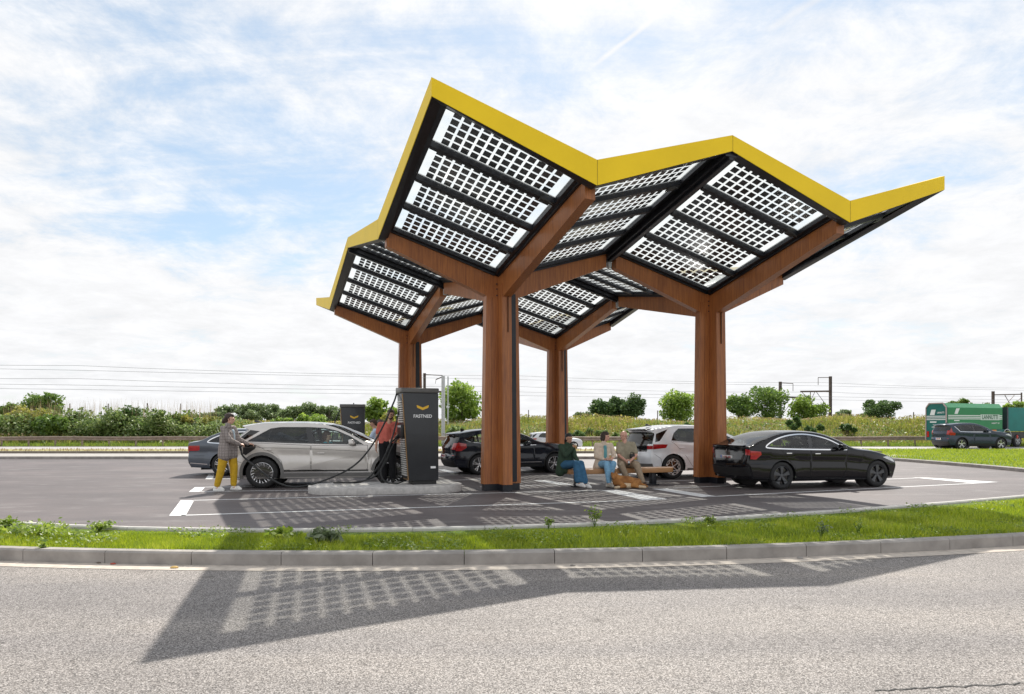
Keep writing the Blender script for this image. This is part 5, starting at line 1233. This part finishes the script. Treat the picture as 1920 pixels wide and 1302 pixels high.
trs=[(3,756,20,82,LF_OAK,'tree cut off at the left picture edge'),(30,752,40,80,LF_OAK,'small round oak at the far left'),(84,734,92,78,LF_OAK,'larger oak with gappy crown at the left, above the shrubs'),
 (398,766,56,92,LF_HEDGE,'leftmost low tree of the grey green hedge'),(432,758,76,94,LF_HEDGE,'second tree of the grey green hedge, behind the woman'),(472,755,80,93,LF_HEDGE,'third tree of the grey green hedge'),(514,758,76,95,LF_HEDGE,'middle tree of the grey green hedge'),(550,755,66,92,LF_HEDGE,'round tree right of the middle of the hedge'),(584,753,50,93,LF_HEDGE,'tallest round tree near the right end of the hedge'),(617,760,72,92,LF_HEDGE,'low tree at the right end of the hedge, left of the rear charging station'),
 (705,740,52,78,LF_POP,'bright tree with two rounded tops right of the rear charging station'),(735,755,34,80,LF_POP,'low bright tree behind the left timber column'),(866,714,88,66,LF_POP,'big bright green tree between pale pole and the nearest column'),
 (1093,768,40,84,LF_HEDGE,'low grey tree left of the dense dark clump'),(1128,739,52,80,LF_DARK,'left dark tree of the dense clump'),(1158,742,44,82,LF_DARK,'middle dark tree of the dense clump'),(1188,737,52,80,LF_DARK,'right dark tree of the dense clump'),
 (1271,730,76,74,LF_POP,'single bright tree left of the right front column'),(1384,733,58,80,LF_OAK,'dark tree just right of the right front column'),(1434,718,104,82,LF_OAK,'largest tree at the right, behind the left railway mast'),(1514,737,94,84,LF_POP,'light tree between the two brown railway masts'),
 (1580,765,34,92,LF_HEDGE,'small grey tree right of the tallest railway mast'),(1654,743,86,88,LF_DARK,'dark tree with stepped crown left of the lorry'),(1628,768,40,96,LF_HEDGE,'low grey tree at the foot of the dark stepped tree'),
 (1784,745,30,86,LF_OAK,'small tree top showing over the rear of the lorry'),(1812,742,40,88,LF_OAK,'taller tree top showing over the middle of the lorry'),(1850,752,34,86,LF_HEDGE,'thin tree top showing over the front of the container'),(1903,748,44,80,LF_POP,'light tree above the teal front unit')]
for a in trs: tree(*a)
# ------------------------------------------------------------------ people
def remeshed(name,caps,ells,vox,mat,parent,sm=3,fac=.5):
    bm=bmesh.new()
    def hull(spheres):
        b2=bmesh.new()
        for c,r in spheres:
            g=bmesh.ops.create_icosphere(b2,subdivisions=2,radius=1); 
            for v in g['verts']: v.co=Vector((v.co.x*r[0],v.co.y*r[1],v.co.z*r[2]))+Vector(c) if isinstance(r,(tuple,list)) else v.co*r+Vector(c)
        if len(spheres)>1:
            res=bmesh.ops.convex_hull(b2,input=b2.verts[:]); bmesh.ops.delete(b2,geom=list({g for g in res['geom_interior']+res['geom_unused'] if isinstance(g,bmesh.types.BMVert)}),context='VERTS')
        me=bpy.data.meshes.new('t'); b2.to_mesh(me); b2.free(); bm.from_mesh(me); bpy.data.meshes.remove(me)
    for c in caps: hull(c)
    for c,r,rot in ells:
        M=Matrix.Translation(Vector(c))@rot.to_4x4()@Matrix.Diagonal((*r,1)); bmesh.ops.create_icosphere(bm,subdivisions=3,radius=1,matrix=M)
    me=bpy.data.meshes.new(name); bm.to_mesh(me); bm.free()
    o=bpy.data.objects.new('tmp',me); COL.objects.link(o)
    m=o.modifiers.new('r','REMESH'); m.mode='VOXEL'; m.voxel_size=vox
    s=o.modifiers.new('s','SMOOTH'); s.iterations=sm; s.factor=fac
    bpy.context.view_layer.update(); dg=bpy.context.evaluated_depsgraph_get(); me2=bpy.data.meshes.new_from_object(o.evaluated_get(dg))
    bpy.data.objects.remove(o); bpy.data.meshes.remove(me); smooth(me2); me2.materials.clear()
    return mesh_obj(name,me2,mat,parent)
ID=Matrix.Identity(3)
def skin(name,c): return pbr(name,c,.5,var=.08,vscale=12)
SK1=skin('skin light',(.62,.37,.27)); SK2=skin('skin tan',(.50,.28,.19)); SK3=skin('skin ruddy',(.66,.36,.27))
def cloth(name,c,var=.12,vs=14,col2=None): return pbr(name,c,.85,var=var,vscale=vs,bmp=.25,spec=.2,col2=col2)
def person(label,loc,J,face,sk,clothes,rz=0,name='person',hair=None,K=1.0,extra=None,group=None):
    """J: joints; face: direction the head looks; clothes: list of (kind, material, options)"""
    root=empty(name,loc,rz,label,'person',group)
    V=lambda k: Vector(J[k])
    face=Vector(face).normalized(); upv=(V('head')-V('neck')).normalized(); sidev=face.cross(Vector((0,0,1))).normalized(); upf=sidev.cross(face)
    HR=Matrix((sidev,face,upf)).transposed()        # local x side, y forward, z up
    h=V('head')
    H=lambda x,y,z: h+HR@Vector((x,y,z))*K
    caps=[];ells=[]
    sp=V('pelvis'); chst=V('chest')
    def c2(a,ra,b,rb): caps.append([(a,ra),(b,rb)])
    for s in 'LR':
        c2(V('hip'+s),.10*K,V('sh'+s)*.62+chst*.38-Vector((0,0,.10)),.078*K)
        c2(V('sh'+s),.056*K,V('el'+s),.042*K); c2(V('el'+s),.042*K,V('wr'+s),.028*K)
        c2(V('hip'+s),.092*K,V('kn'+s),.060*K); c2(V('kn'+s),.058*K,V('an'+s),.040*K)
        c2(V('an'+s)-Vector((0,0,.02)),.042*K,V('to'+s),.030*K)
        c2(chst+Vector((0,0,.01)),.075*K,V('sh'+s),.050*K); c2(V('neck')-Vector((0,0,.05)),.045*K,V('sh'+s),.042*K)
        # hand: palm, four bent fingers, thumb
        w_=V('wr'+s); hd=(V('hd'+s)-w_).normalized(); pn=Vector(J.get('palm'+s,(0,1,0))); ax=hd.cross(pn).normalized(); pn=ax.cross(hd).normalized()
        pc=w_+hd*.05*K; cu=J.get('curl'+s,.5)
        caps.append([(w_+hd*.01,.024*K),(w_+hd*.085*K+ax*.028*K,.013*K),(w_+hd*.088*K-ax*.028*K,.013*K),(w_+hd*.035*K+ax*.026*K,.014*K)])
        for q,(ox,ln) in enumerate(((.030,.066),(.010,.076),(-.010,.071),(-.030,.056))):
            b=w_+hd*.086*K+ax*ox*K; d1=(hd*math.cos(cu)+pn*math.sin(cu)).normalized(); m_=b+d1*ln*.55*K; d2=(hd*math.cos(cu*2.1)+pn*math.sin(cu*2.1)).normalized(); e=m_+d2*ln*.5*K
            c2(b,.0095*K,m_,.0088*K); c2(m_,.0088*K,e,.0075*K)
        b=w_+hd*.03*K+ax*.03*K; m_=b+(hd*.6+ax*.7+pn*.35).normalized()*.038*K; c2(b,.012*K,m_,.010*K); c2(m_,.010*K,m_+(hd*.85+pn*.4).normalized()*.030*K,.0085*K)
    c2(sp,.115*K,chst-Vector((0,0,.04)),.105*K); c2(V('neck')-Vector((0,0,.05)),.06*K,H(0,-.012,-.05),.052*K)
    caps.append([(H(0,-.02,.035),.084*K),(H(0,.012,.03),.078*K),(H(0,.05,-.02),.05*K)])           # skull
    caps.append([(H(0,.058,-.085),.024*K),(H(.035,.01,-.06),.028*K),(H(-.035,.01,-.06),.028*K),(H(0,.055,-.03),.045*K)])  # jaw
    c2(H(0,.092,.012),.008*K,H(0,.112,-.022),.014*K)                                              # nose
    for s in(-1,1):
        caps.append([(H(s*.082,-.005,.015),.012*K),(H(s*.080,-.005,-.03),.009*K)])
        c2(H(s*.018,.098,.024),.008*K,H(s*.05,.082,.024),.008*K)                                   # brow
    c2(H(-.02,.092,-.060),.008*K,H(.02,.092,-.060),.008*K)
    remeshed('body',caps,ells,.0085*K,sk,root,2)
    ey=MB()
    for s in(-1,1):
        M=Matrix.Translation(H(s*.032,.089,.004)); ey.lathe([(0,-.009),(.0075,-.005),(.010,0),(.0075,.005),(0,.009)],8,0,M)
    ey.build('eyes',pbr('eye dark',(.02,.015,.012),.3),root,sm=True)
    if hair: 
        style,mt=hair; hc=[];
        if style in('short','bun','bob'):
            hc.append([(H(0,-.03,.055),.092*K),(H(0,.02,.075),.070*K)]); hc.append([(H(0,-.05,.02),.082*K),(H(0,-.055,-.04),.062*K)])
            for s in(-1,1): hc.append([(H(s*.062,-.02,.03),.034*K),(H(s*.066,.0,.0),.022*K)])
        if style=='bun': hc.append([(H(0,-.115,-.035),.056*K),(H(0,-.13,-.07),.045*K)])
        if style=='bob':
            for s in(-1,1): hc.append([(H(s*.066,.0,.03),.035*K),(H(s*.068,-.02,-.07),.034*K)])
            hc.append([(H(0,-.06,-.03),.08*K),(H(0,-.06,-.095),.05*K)]); hc.append([(H(-.03,.05,.085),.04*K),(H(.04,.055,.08),.038*K)])
        if style=='tail': 
            hc.append([(H(0,-.03,.055),.090*K),(H(0,.02,.072),.068*K)]); hc.append([(H(0,-.05,.02),.08*K),(H(0,-.055,-.04),.06*K)])
            hc.append([(H(.05,-.05,-.02),.05*K),(H(.04,-.075,-.16),.035*K)]); hc.append([(H(-.05,-.05,-.02),.05*K),(H(-.04,-.075,-.16),.035*K)])
        if style=='bald':
            for s in(-1,1): hc.append([(H(s*.068,-.035,.015),.026*K),(H(s*.06,-.065,-.02),.03*K)])
            hc.append([(H(.03,-.088,.0),.03*K),(H(-.03,-.088,-.02),.03*K)])
        remeshed('hair',hc,[],.010*K,mt,root,2)
        if style=='short' and extra and 'beard' in extra:
            remeshed('beard',[[(H(0,.066,-.094),.028*K),(H(.04,.022,-.062),.026*K),(H(-.04,.022,-.062),.026*K)],[(H(-.028,.088,-.044),.008*K),(H(.028,.088,-.044),.008*K)]],[],.009*K,mt,root,2)
    for kind,mt,op in clothes:
        cc=[]
        if kind in('jacket','shirt'):
            g=op.get('g',.028)
            for s in 'LR':
                cc.append([(V('hip'+s)+Vector((0,0,.05)),.098*K+g*.8),(V('sh'+s)*.62+chst*.38-Vector((0,0,.10)),.080*K+g*.8)])
                cc.append([(chst+Vector((0,0,.01)),.075*K+g*.6),(V('sh'+s),.050*K+g*.55)]); cc.append([(V('neck')-Vector((0,0,.06)),.045*K+g*.4),(V('sh'+s),.042*K+g*.6)])
                sl=op.get('sleeve',1.0)
                if sl>=.6:
                    cc.append([(V('sh'+s),.054*K+g*.5),(V('el'+s),.044*K+g*.6)]); q=V('el'+s).lerp(V('wr'+s),sl*.93); cc.append([(V('el'+s),.044*K+g*.6),(q,.034*K+g*.5)])
                else: cc.append([(V('sh'+s),.054*K+g*.5),(V('sh'+s).lerp(V('el'+s),sl*1.6),.048*K+g*.8)])
                if 'hem' in op:
                    hv=Vector(op['hem'+s]) if 'hem'+s in op else V('hip'+s)+Vector(op['hem']); cc.append([(V('hip'+s)+Vector((0,0,.10)),.105*K+g),(hv,.10*K+g*op.get('flare',1.3))])
            cc.append([(sp+Vector((0,0,.04)),.115*K+g),(chst-Vector((0,0,.04)),.105*K+g)])
            if kind=='jacket' and 'collar' in op: cc.append([(V('neck')-Vector((0,0,.05)),.075*K),(V('neck')+Vector((0,-.01,.0)),.068*K)])
        elif kind=='trousers':
            g=op.get('g',.02)
            for s in 'LR':
                q=V('kn'+s).lerp(V('an'+s),op.get('len',.88))
                cc.append([(V('hip'+s),.098*K+g),(V('kn'+s),.066*K+g)]); cc.append([(V('kn'+s),.066*K+g),(q,.046*K+op.get('cuff',g))])
            cc.append([(sp,.125*K+g*.6),(V('hipL'),.10*K+g)]); cc.append([(sp,.125*K+g*.6),(V('hipR'),.10*K+g)])
        elif kind=='shoes':
            for s in 'LR':
                a,t_=V('an'+s),V('to'+s); d=Vector((t_.x-a.x,t_.y-a.y,t_.z-a.z)); d2=Vector((d.x,d.y,0)).normalized()
                sl=MB(); hz=a-Vector((0,0,.055*K)); 
                o=remeshed('shoe',[[(hz-d2*.045*K,.040*K),(hz+d2*.02,.043*K),(t_+Vector((0,0,.004)),.036*K),(t_-d*.35+Vector((0,0,.02)),.040*K)],[(hz-d2*.03,.038*K),(a-Vector((0,0,.0)),.046*K)]],[],.010*K,mt,root,2)
            continue
        elif kind=='front':       # open front showing the shirt below
            cc.append([(chst+Vector(op['d'])*.9+Vector((0,0,.05)),.045),(sp+Vector(op['d'])+Vector((0,0,.10)),.055)])
        remeshed(kind if kind!='front' else 'shirt_front',cc,[],.012*K,mt,root,op.get('sm',4))
    return root,H
# woman in yellow trousers with the plug, px 428
def plaid():
    m,t,o=nt('grey plaid tweed'); b=N(t,'ShaderNodeBsdfPrincipled'); L(t,b.outputs[0],o.inputs[0]); b.inputs['Roughness'].default_value=.9; b.inputs['Specular IOR Level'].default_value=.15
    co=coords(t); sx=N(t,'ShaderNodeSeparateXYZ'); L(t,co,sx.inputs[0]); prev=None
    for ax,sc in ((0,15),(2,15)):
        a=N(t,'ShaderNodeMath',operation='MULTIPLY'); a.inputs[1].default_value=sc*6.283; L(t,sx.outputs[ax],a.inputs[0]); s_=N(t,'ShaderNodeMath',operation='SINE'); L(t,a.outputs[0],s_.inputs[0])
        g=N(t,'ShaderNodeMath',operation='GREATER_THAN'); g.inputs[1].default_value=.86; L(t,s_.outputs[0],g.inputs[0])
        if prev: q=N(t,'ShaderNodeMath',operation='MAXIMUM'); L(t,prev,q.inputs[0]); L(t,g.outputs[0],q.inputs[1]); prev=q.outputs[0]
        else: prev=g.outputs[0]
    base=ramp(t,noise(t,co,60,3),[(.3,(.25,.22,.21)),(.7,(.38,.34,.32))]); mx=N(t,'ShaderNodeMix',data_type='RGBA'); L(t,prev,mx.inputs[0]); L(t,base,mx.inputs[6]); mx.inputs[7].default_value=(.19,.165,.16,1); L(t,mx.outputs[2],b.inputs['Base Color'])
    return m
Y1=15.85; k1=Y1/FPX; ox=W3(428,921,Y1)
P1=dict(pelvis=(-.01,.02,.97),chest=(-.02,.0,1.36),neck=(-.0,.0,1.56),head=(.035,.0,1.69),
 shL=(.05,.17,1.48),shR=(-.05,-.17,1.47),elL=(.15,.20,1.22),elR=(.12,-.20,1.20),wrL=(.36,.28,1.10),wrR=(.27,-.02,1.10),hdL=(.42,.30,1.10),hdR=(.35,.05,1.09),
 palmL=(0,0,-1),palmR=(0,.5,-.8),curlR=.8,curlL=.7,hipL=(.03,.09,.95),hipR=(-.04,-.09,.95),knL=(.10,.08,.54),knR=(-.12,-.10,.52),anL=(.09,.09,.10),anR=(-.24,-.08,.10),toL=(.26,.07,.035),toR=(-.08,-.10,.035))
person('woman in grey plaid blazer and yellow trousers holding the plug at the silver hatchback',ox,P1,(1,.12,-.06),SK1,
 [('jacket',plaid(),dict(g=.036,hem=(.0,0,-.10),flare=1.55,collar=1)),('trousers',cloth('mustard trousers',(.58,.36,.03)),dict(len=.86,g=.022,cuff=.024)),('shoes',cloth('white sneakers',(.75,.74,.72),.05),{}),('front',cloth('pale blue shirt',(.45,.55,.62)),dict(d=(.115,.05,0)))],hair=('bun',pbr('dark brown hair',(.035,.018,.012),.5,var=.3,vscale=40)),K=1.04)
# bearded man in the red shirt
ox=W3(727,905,16.3); ox.z=ISLZ
P2=dict(pelvis=(.0,.0,.97),chest=(.0,-.01,1.32),neck=(.04,0,1.48),head=(.075,-.02,1.64),shL=(.20,.02,1.42),shR=(-.19,.02,1.41),elL=(.27,-.06,1.17),elR=(-.255,.0,1.12),wrL=(.18,-.24,1.02),wrR=(-.275,-.04,.86),hdL=(.14,-.30,1.03),hdR=(-.27,-.06,.78),
 palmR=(1,0,0),palmL=(-.5,0,-1),curlL=.9,curlR=.35,hipL=(.10,.0,.94),hipR=(-.10,.0,.94),knL=(.11,-.02,.52),knR=(-.10,-.03,.52),anL=(.12,.03,.09),anR=(-.10,.02,.09),toL=(.15,-.13,.035),toR=(-.12,-.14,.035))
person('bearded man in red t-shirt and black trousers standing at the front charging station',ox,P2,(.05,-1,-.03),SK2,
 [('shirt',cloth('red t-shirt',(.52,.13,.10)),dict(g=.022,sleeve=.42,hem=(0,0,-.0),flare=1.0)),('trousers',cloth('black trousers',(.012,.012,.014)),dict(len=.97,g=.026,cuff=.028)),('shoes',cloth('black shoes',(.02,.02,.02)),{})],hair=('short',pbr('brown hair',(.05,.026,.014),.6,var=.3,vscale=40)),extra={'beard':1})
# two people further back
PB=dict(pelvis=(.0,.0,.95),chest=(.06,-.0,1.30),neck=(.05,0,1.46),head=(.02,.0,1.60),shL=(.05,.19,1.40),shR=(.11,-.18,1.39),elL=(-.08,.22,1.15),elR=(-.05,-.22,1.12),wrL=(-.24,.12,1.05),wrR=(-.25,-.12,1.02),hdL=(-.3,.08,1.05),hdR=(-.32,-.1,1.02),
 palmL=(0,0,-1),palmR=(0,0,-1),hipL=(.0,.1,.93),hipR=(.0,-.1,.93),knL=(-.02,.1,.52),knR=(.0,-.1,.52),anL=(.05,.1,.09),anR=(.06,-.1,.09),toL=(-.11,.1,.035),toR=(-.10,-.1,.035))
q=W3(699,880,20.6); q.z=0
person('man in light blue shirt looking down behind the silver hatchback',q,PB,(-.9,-.25,-.35),SK2,[('shirt',cloth('light blue shirt',(.50,.60,.74)),dict(g=.03,sleeve=.9,hem=(0,0,-.05),flare=1.0)),('trousers',cloth('navy trousers',(.03,.035,.06)),dict(len=.97)),('shoes',cloth('black shoes',(.02,.02,.02)),{})],hair=('short',pbr('brown hair',(.05,.026,.014),.6,var=.3,vscale=40)))
q=W3(712,880,21.2); q.z=0
person('person in pale lilac top with grey brown hair, partly hidden behind the red t-shirt',q,PB,(.5,1,-.1),SK1,[('shirt',cloth('pale lilac top',(.55,.50,.62)),dict(g=.03,sleeve=.9,hem=(0,0,-.05),flare=1.0)),('trousers',cloth('navy trousers',(.03,.035,.06)),dict(len=.97)),('shoes',cloth('black shoes',(.02,.02,.02)),{})],hair=('bob',pbr('grey brown hair',(.09,.07,.06),.6,var=.3,vscale=40)))
# driver of the silver hatchback
q=W3(618,870,17.1); q.z=0
PD=dict(pelvis=(.0,.0,.58),chest=(-.08,0,.98),neck=(-.08,0,1.13),head=(-.06,-.02,1.26),shL=(-.06,.18,1.08),shR=(-.06,-.18,1.08),elL=(.12,.24,.88),elR=(.12,-.24,.88),wrL=(.36,.16,.94),wrR=(.36,-.14,.94),hdL=(.44,.15,.98),hdR=(.44,-.12,.98),palmL=(0,0,-1),palmR=(0,0,-1),
 hipL=(.02,.09,.56),hipR=(.02,-.09,.56),knL=(.42,.1,.66),knR=(.42,-.1,.66),anL=(.70,.1,.40),anR=(.70,-.1,.40),toL=(.84,.1,.42),toR=(.84,-.1,.42))
person('person in turquoise top sitting behind the front window of the silver hatchback',q,PD,(1,-.2,-.1),SK1,[('shirt',cloth('turquoise top',(.05,.42,.55)),dict(g=.024,sleeve=.5)),('trousers',cloth('grey trousers',(.1,.1,.11)),dict(len=.95)),('shoes',cloth('black shoes',(.02,.02,.02)),{})],hair=('bob',pbr('auburn hair',(.10,.035,.018),.6,var=.3,vscale=40)))
# seated: woman with ice cream, px 1066, bench top .45
def at(dx,dy,z): return (dx,dy,z)
q=Vector((1.46,16.97,0)); 
P5=dict(pelvis=(-.14,.04,.57),chest=(-.10,-.02,.93),neck=(-.07,-.03,1.08),head=(-.03,-.05,1.21),shL=(.06,-.10,1.02),shR=(-.24,.02,1.02),elL=(.10,-.20,.78),elR=(-.12,-.22,.80),wrL=(.17,-.30,.66),wrR=(.05,-.30,.99),hdL=(.19,-.36,.60),hdR=(.10,-.28,1.06),
 palmL=(-.5,0,-1),palmR=(.5,.6,0),curlR=1.0,curlL=.45,hipL=(-.05,-.04,.55),hipR=(-.20,-.02,.55),knL=(.24,-.34,.60),knR=(.20,-.42,.60),anL=(.24,-.42,.13),anR=(.36,-.55,.14),toL=(.33,-.54,.03),toR=(.46,-.68,.05))
den=cloth('dark denim',(.045,.13,.23),.2)
P5['anR']=(.17,-.50,.15); P5['toR']=(.30,-.62,.06); P5['knR']=(.12,-.40,.60); P5['anL']=(.32,-.46,.11); P5['toL']=(.45,-.58,.035)
w5,H5=person('dark haired woman in dark green jacket eating ice cream on the bench',q,P5,(.55,-.8,-.05),SK2,
 [('jacket',cloth('dark green jacket',(.045,.075,.05)),dict(g=.032,hemL=(-.10,-.02,.44),hemR=(-.25,.0,.37),hem=(0,0,0),flare=.8,collar=1)),('trousers',den,dict(len=.86,g=.022,cuff=.055)),('shoes',cloth('white sneakers',(.75,.74,.72),.05),{}),('front',cloth('white top',(.7,.68,.66),.05),dict(d=(.10,-.085,0)))],hair=('tail',pbr('black hair',(.008,.007,.007),.45,var=.3,vscale=40)),K=.98)
ic=empty('ice_cream',q+Vector((.115,-.335,1.03)),0,'ice cream cone held up to the mouth of the woman in the green jacket','ice cream','ice creams of the people on the bench')
M_CONE=pbr('wafer',(.5,.3,.12),.7,var=.2); M_ICE=pbr('vanilla ice',(.8,.76,.66),.5,var=.05)
def icecream(r):
    MB().lathe([(0,-.07),(.008,-.068),(.028,.02),(.026,.024),(0,.015)],14).build('cone',M_CONE,r,sm=True)
    MB().lathe([(0,.07),(.018,.062),(.030,.042),(.032,.028),(.024,.016),(0,.014)],14).build('scoop',M_ICE,r,sm=True)
icecream(ic)
# seated woman in beige jacket
q=Vector((2.36,17.20,0)); 
P6=dict(pelvis=(-.03,.08,.57),chest=(-.03,.06,.95),neck=(-.01,.06,1.11),head=(.03,.04,1.25),shL=(.17,.06,1.04),shR=(-.20,.02,1.04),elL=(.24,-.06,.78),elR=(-.22,-.08,.76),wrL=(.17,-.26,.72),wrR=(-.02,-.24,.68),hdL=(.10,-.33,.72),hdR=(.07,-.29,.67),palmL=(-.6,.3,-.6),palmR=(.3,.3,.8),curlL=.9,curlR=.9,
 hipL=(.06,.02,.55),hipR=(-.11,.0,.55),knL=(.18,-.34,.58),knR=(.0,-.40,.58),anL=(.18,-.20,.11),anR=(.02,-.40,.11),toL=(.24,-.34,.035),toR=(.06,-.57,.035))
P6['anL']=(.06,-.30,.11); P6['toL']=(.0,-.45,.035); P6['anR']=(.05,-.48,.11); P6['toR']=(.13,-.62,.035)
w6,H6=person('woman in beige jacket, teal top and light jeans seated in the middle of the bench',q,P6,(.8,-.45,.0),SK3,
 [('jacket',cloth('beige jacket',(.66,.54,.43)),dict(g=.030,sleeve=.85,hemR=(-.17,-.02,.48),hemL=(.12,.0,.52),hem=(0,0,0),flare=1.1,collar=1)),('trousers',cloth('light denim',(.22,.42,.60),.2),dict(len=.92,g=.018)),('shoes',cloth('stone shoes',(.48,.44,.38),.1),{}),('front',cloth('teal top',(.14,.36,.40)),dict(d=(.045,-.115,0)))],hair=('bob',pbr('dark brown hair 2',(.045,.026,.018),.55,var=.3,vscale=40)),K=1.0)
ic2=empty('ice_cream',q+Vector((.10,-.345,.775)),0,'ice cream held in the lap of the woman in beige','ice cream','ice creams of the people on the bench'); icecream(ic2)
# old man
q=Vector((2.93,17.36,0)); 
P7=dict(pelvis=(.0,.06,.57),chest=(.02,.02,.98),neck=(-.03,-.01,1.15),head=(-.06,-.03,1.28),shL=(.195,.02,1.06),shR=(-.175,.0,1.06),elL=(.25,-.10,.78),elR=(-.20,-.10,.78),wrL=(.08,-.32,.66),wrR=(-.06,-.32,.66),hdL=(.01,-.38,.63),hdR=(.0,-.38,.62),palmL=(-1,0,-.3),palmR=(1,0,-.3),curlL=.7,curlR=.7,
 hipL=(.10,.02,.55),hipR=(-.10,.0,.55),knL=(.22,-.34,.55),knR=(-.18,-.36,.55),anL=(.30,-.26,.11),anR=(-.02,-.24,.11),toL=(.36,-.40,.035),toR=(-.03,-.39,.035))
P7['anL']=(.36,-.40,.11); P7['toL']=(.42,-.54,.035); P7['anR']=(.02,-.30,.11); P7['toR']=(.02,-.44,.035)
w7,H7=person('bald old man in olive polo shirt and khaki trousers seated beside the dog',q,P7,(-.6,-.75,-.12),SK3,
 [('shirt',cloth('olive polo',(.34,.30,.22)),dict(g=.030,sleeve=.46)),('trousers',cloth('khaki trousers',(.36,.28,.20)),dict(len=.95,g=.024)),('shoes',cloth('brown shoes',(.09,.05,.035)),{})],hair=('bald',pbr('grey hair',(.5,.47,.44),.6,var=.1,vscale=40)),K=1.04)
ph=empty('phone',q+Vector((.01,-.405,.60)),0,'small dark phone with silver edge in the hands of the old man','phone'); MB().box((0,0,0),(.05,.02,.11)).build('phone_body',M_BLK,ph,bevel=.006); MB().box((0,-.011,.02),(.044,.003,.05)).build('phone_screen',M_SILVER,ph)
# dog lying in front of the bench
dg=empty('dog',Vector((2.80,16.62,0)),R_(6),'brown dog with pale paws lying on the ground in front of the old man','dog')
fur=pbr('dog fur',(.48,.22,.065),.9,var=.5,vscale=5,bmp=.7,col2=(.22,.085,.025)); pale=pbr('dog pale fur',(.62,.48,.32),.9,var=.15,vscale=20,bmp=.5)
dc=[[((-.18,.02,.17),.15),((.12,.03,.15),.135)],[((.10,.03,.14),.135),((.30,.02,.12),.12)],[((-.20,.02,.19),.13),((-.27,.0,.30),.085)],  # trunk, chest, neck
 [((-.27,-.01,.31),.078),((-.29,.02,.30),.075)],[((-.31,-.06,.29),.055),((-.35,-.15,.25),.030)],
 [((-.22,.05,.36),.03),((-.20,.06,.30),.02)],[((-.33,.05,.37),.025),((-.34,.06,.31),.018)],
 [((.24,-.06,.13),.10),((.14,-.16,.07),.06)],[((.14,-.16,.06),.045),((.30,-.19,.045),.035)],[((.30,-.19,.045),.032),((.40,-.20,.035),.030)],
 [((-.16,-.08,.12),.07),((-.06,-.17,.06),.045)],[((-.06,-.17,.05),.040),((-.22,-.20,.04),.032)],[((-.22,-.20,.04),.032),((-.30,-.21,.03),.028)],
 [((-.20,.10,.12),.06),((-.32,.12,.04),.035)],[((.34,.05,.10),.05),((.50,.0,.05),.035)],[((.50,.0,.05),.035),((.52,-.10,.04),.022)]]
remeshed('body',dc,[],.011,fur,dg,2)
remeshed('pale_paws',[[((.30,-.20,.045),.040),((.43,-.21,.035),.038)],[((-.22,-.205,.04),.036),((-.31,-.215,.03),.034)]],[],.010,pale,dg,2)
remeshed('belly_fur',[[((-.05,-.10,.07),.07),((.10,-.11,.06),.065)]],[],.010,pale,dg,2)
MB().tube([(-.355,-.165,.252),(-.36,-.175,.25)],.014,8).build('nose',M_BLK,dg,sm=True)
# camera bag on the old man's arm
bg_=empty('camera_bag',q+Vector((.13,-.20,.76)),R_(20),'small black bag resting in the lap of the old man','bag'); MB().box((0,0,0),(.13,.08,.10)).build('bag_body',M_BLK,bg_,bevel=.02)
MB().tube([(-.06,0,.04),(-.03,.01,.10),(.03,.01,.10),(.06,0,.04)],.008,6).build('strap',M_BLK,bg_)
# loose stones and leaf litter along the gutter
ST=[(212,1059,.05,(.45,.08,.05),'small red scrap'),(186,1057,.05,(.12,.09,.07),'small dark stone'),(327,1066,.07,(.45,.30,.10),'dry yellow leaf'),(1074,1062,.05,(.22,.20,.18),'grey pebble'),(1500,1048,.06,(.30,.28,.26),'pale pebble')]
for i,(px,py,s,c,lb) in enumerate(ST):
    p=G(px,py); mb=MB(); mb.lathe([(0,0),(s*.5,.002),(s*.55,s*.18),(s*.3,s*.36),(0,s*.4)],7); o=mb.build('pebble',pbr('litter '+lb,c,.8,var=.2,vscale=40),sm=True); o.location=(p.x,p.y,.004); o.scale=(1.2,.8,.8)
    tag(o,lb+' lying in the gutter below the kerb, '+['left','far left','under the grass edge at left','in the middle','at right'][i],'litter','litter in the gutter')
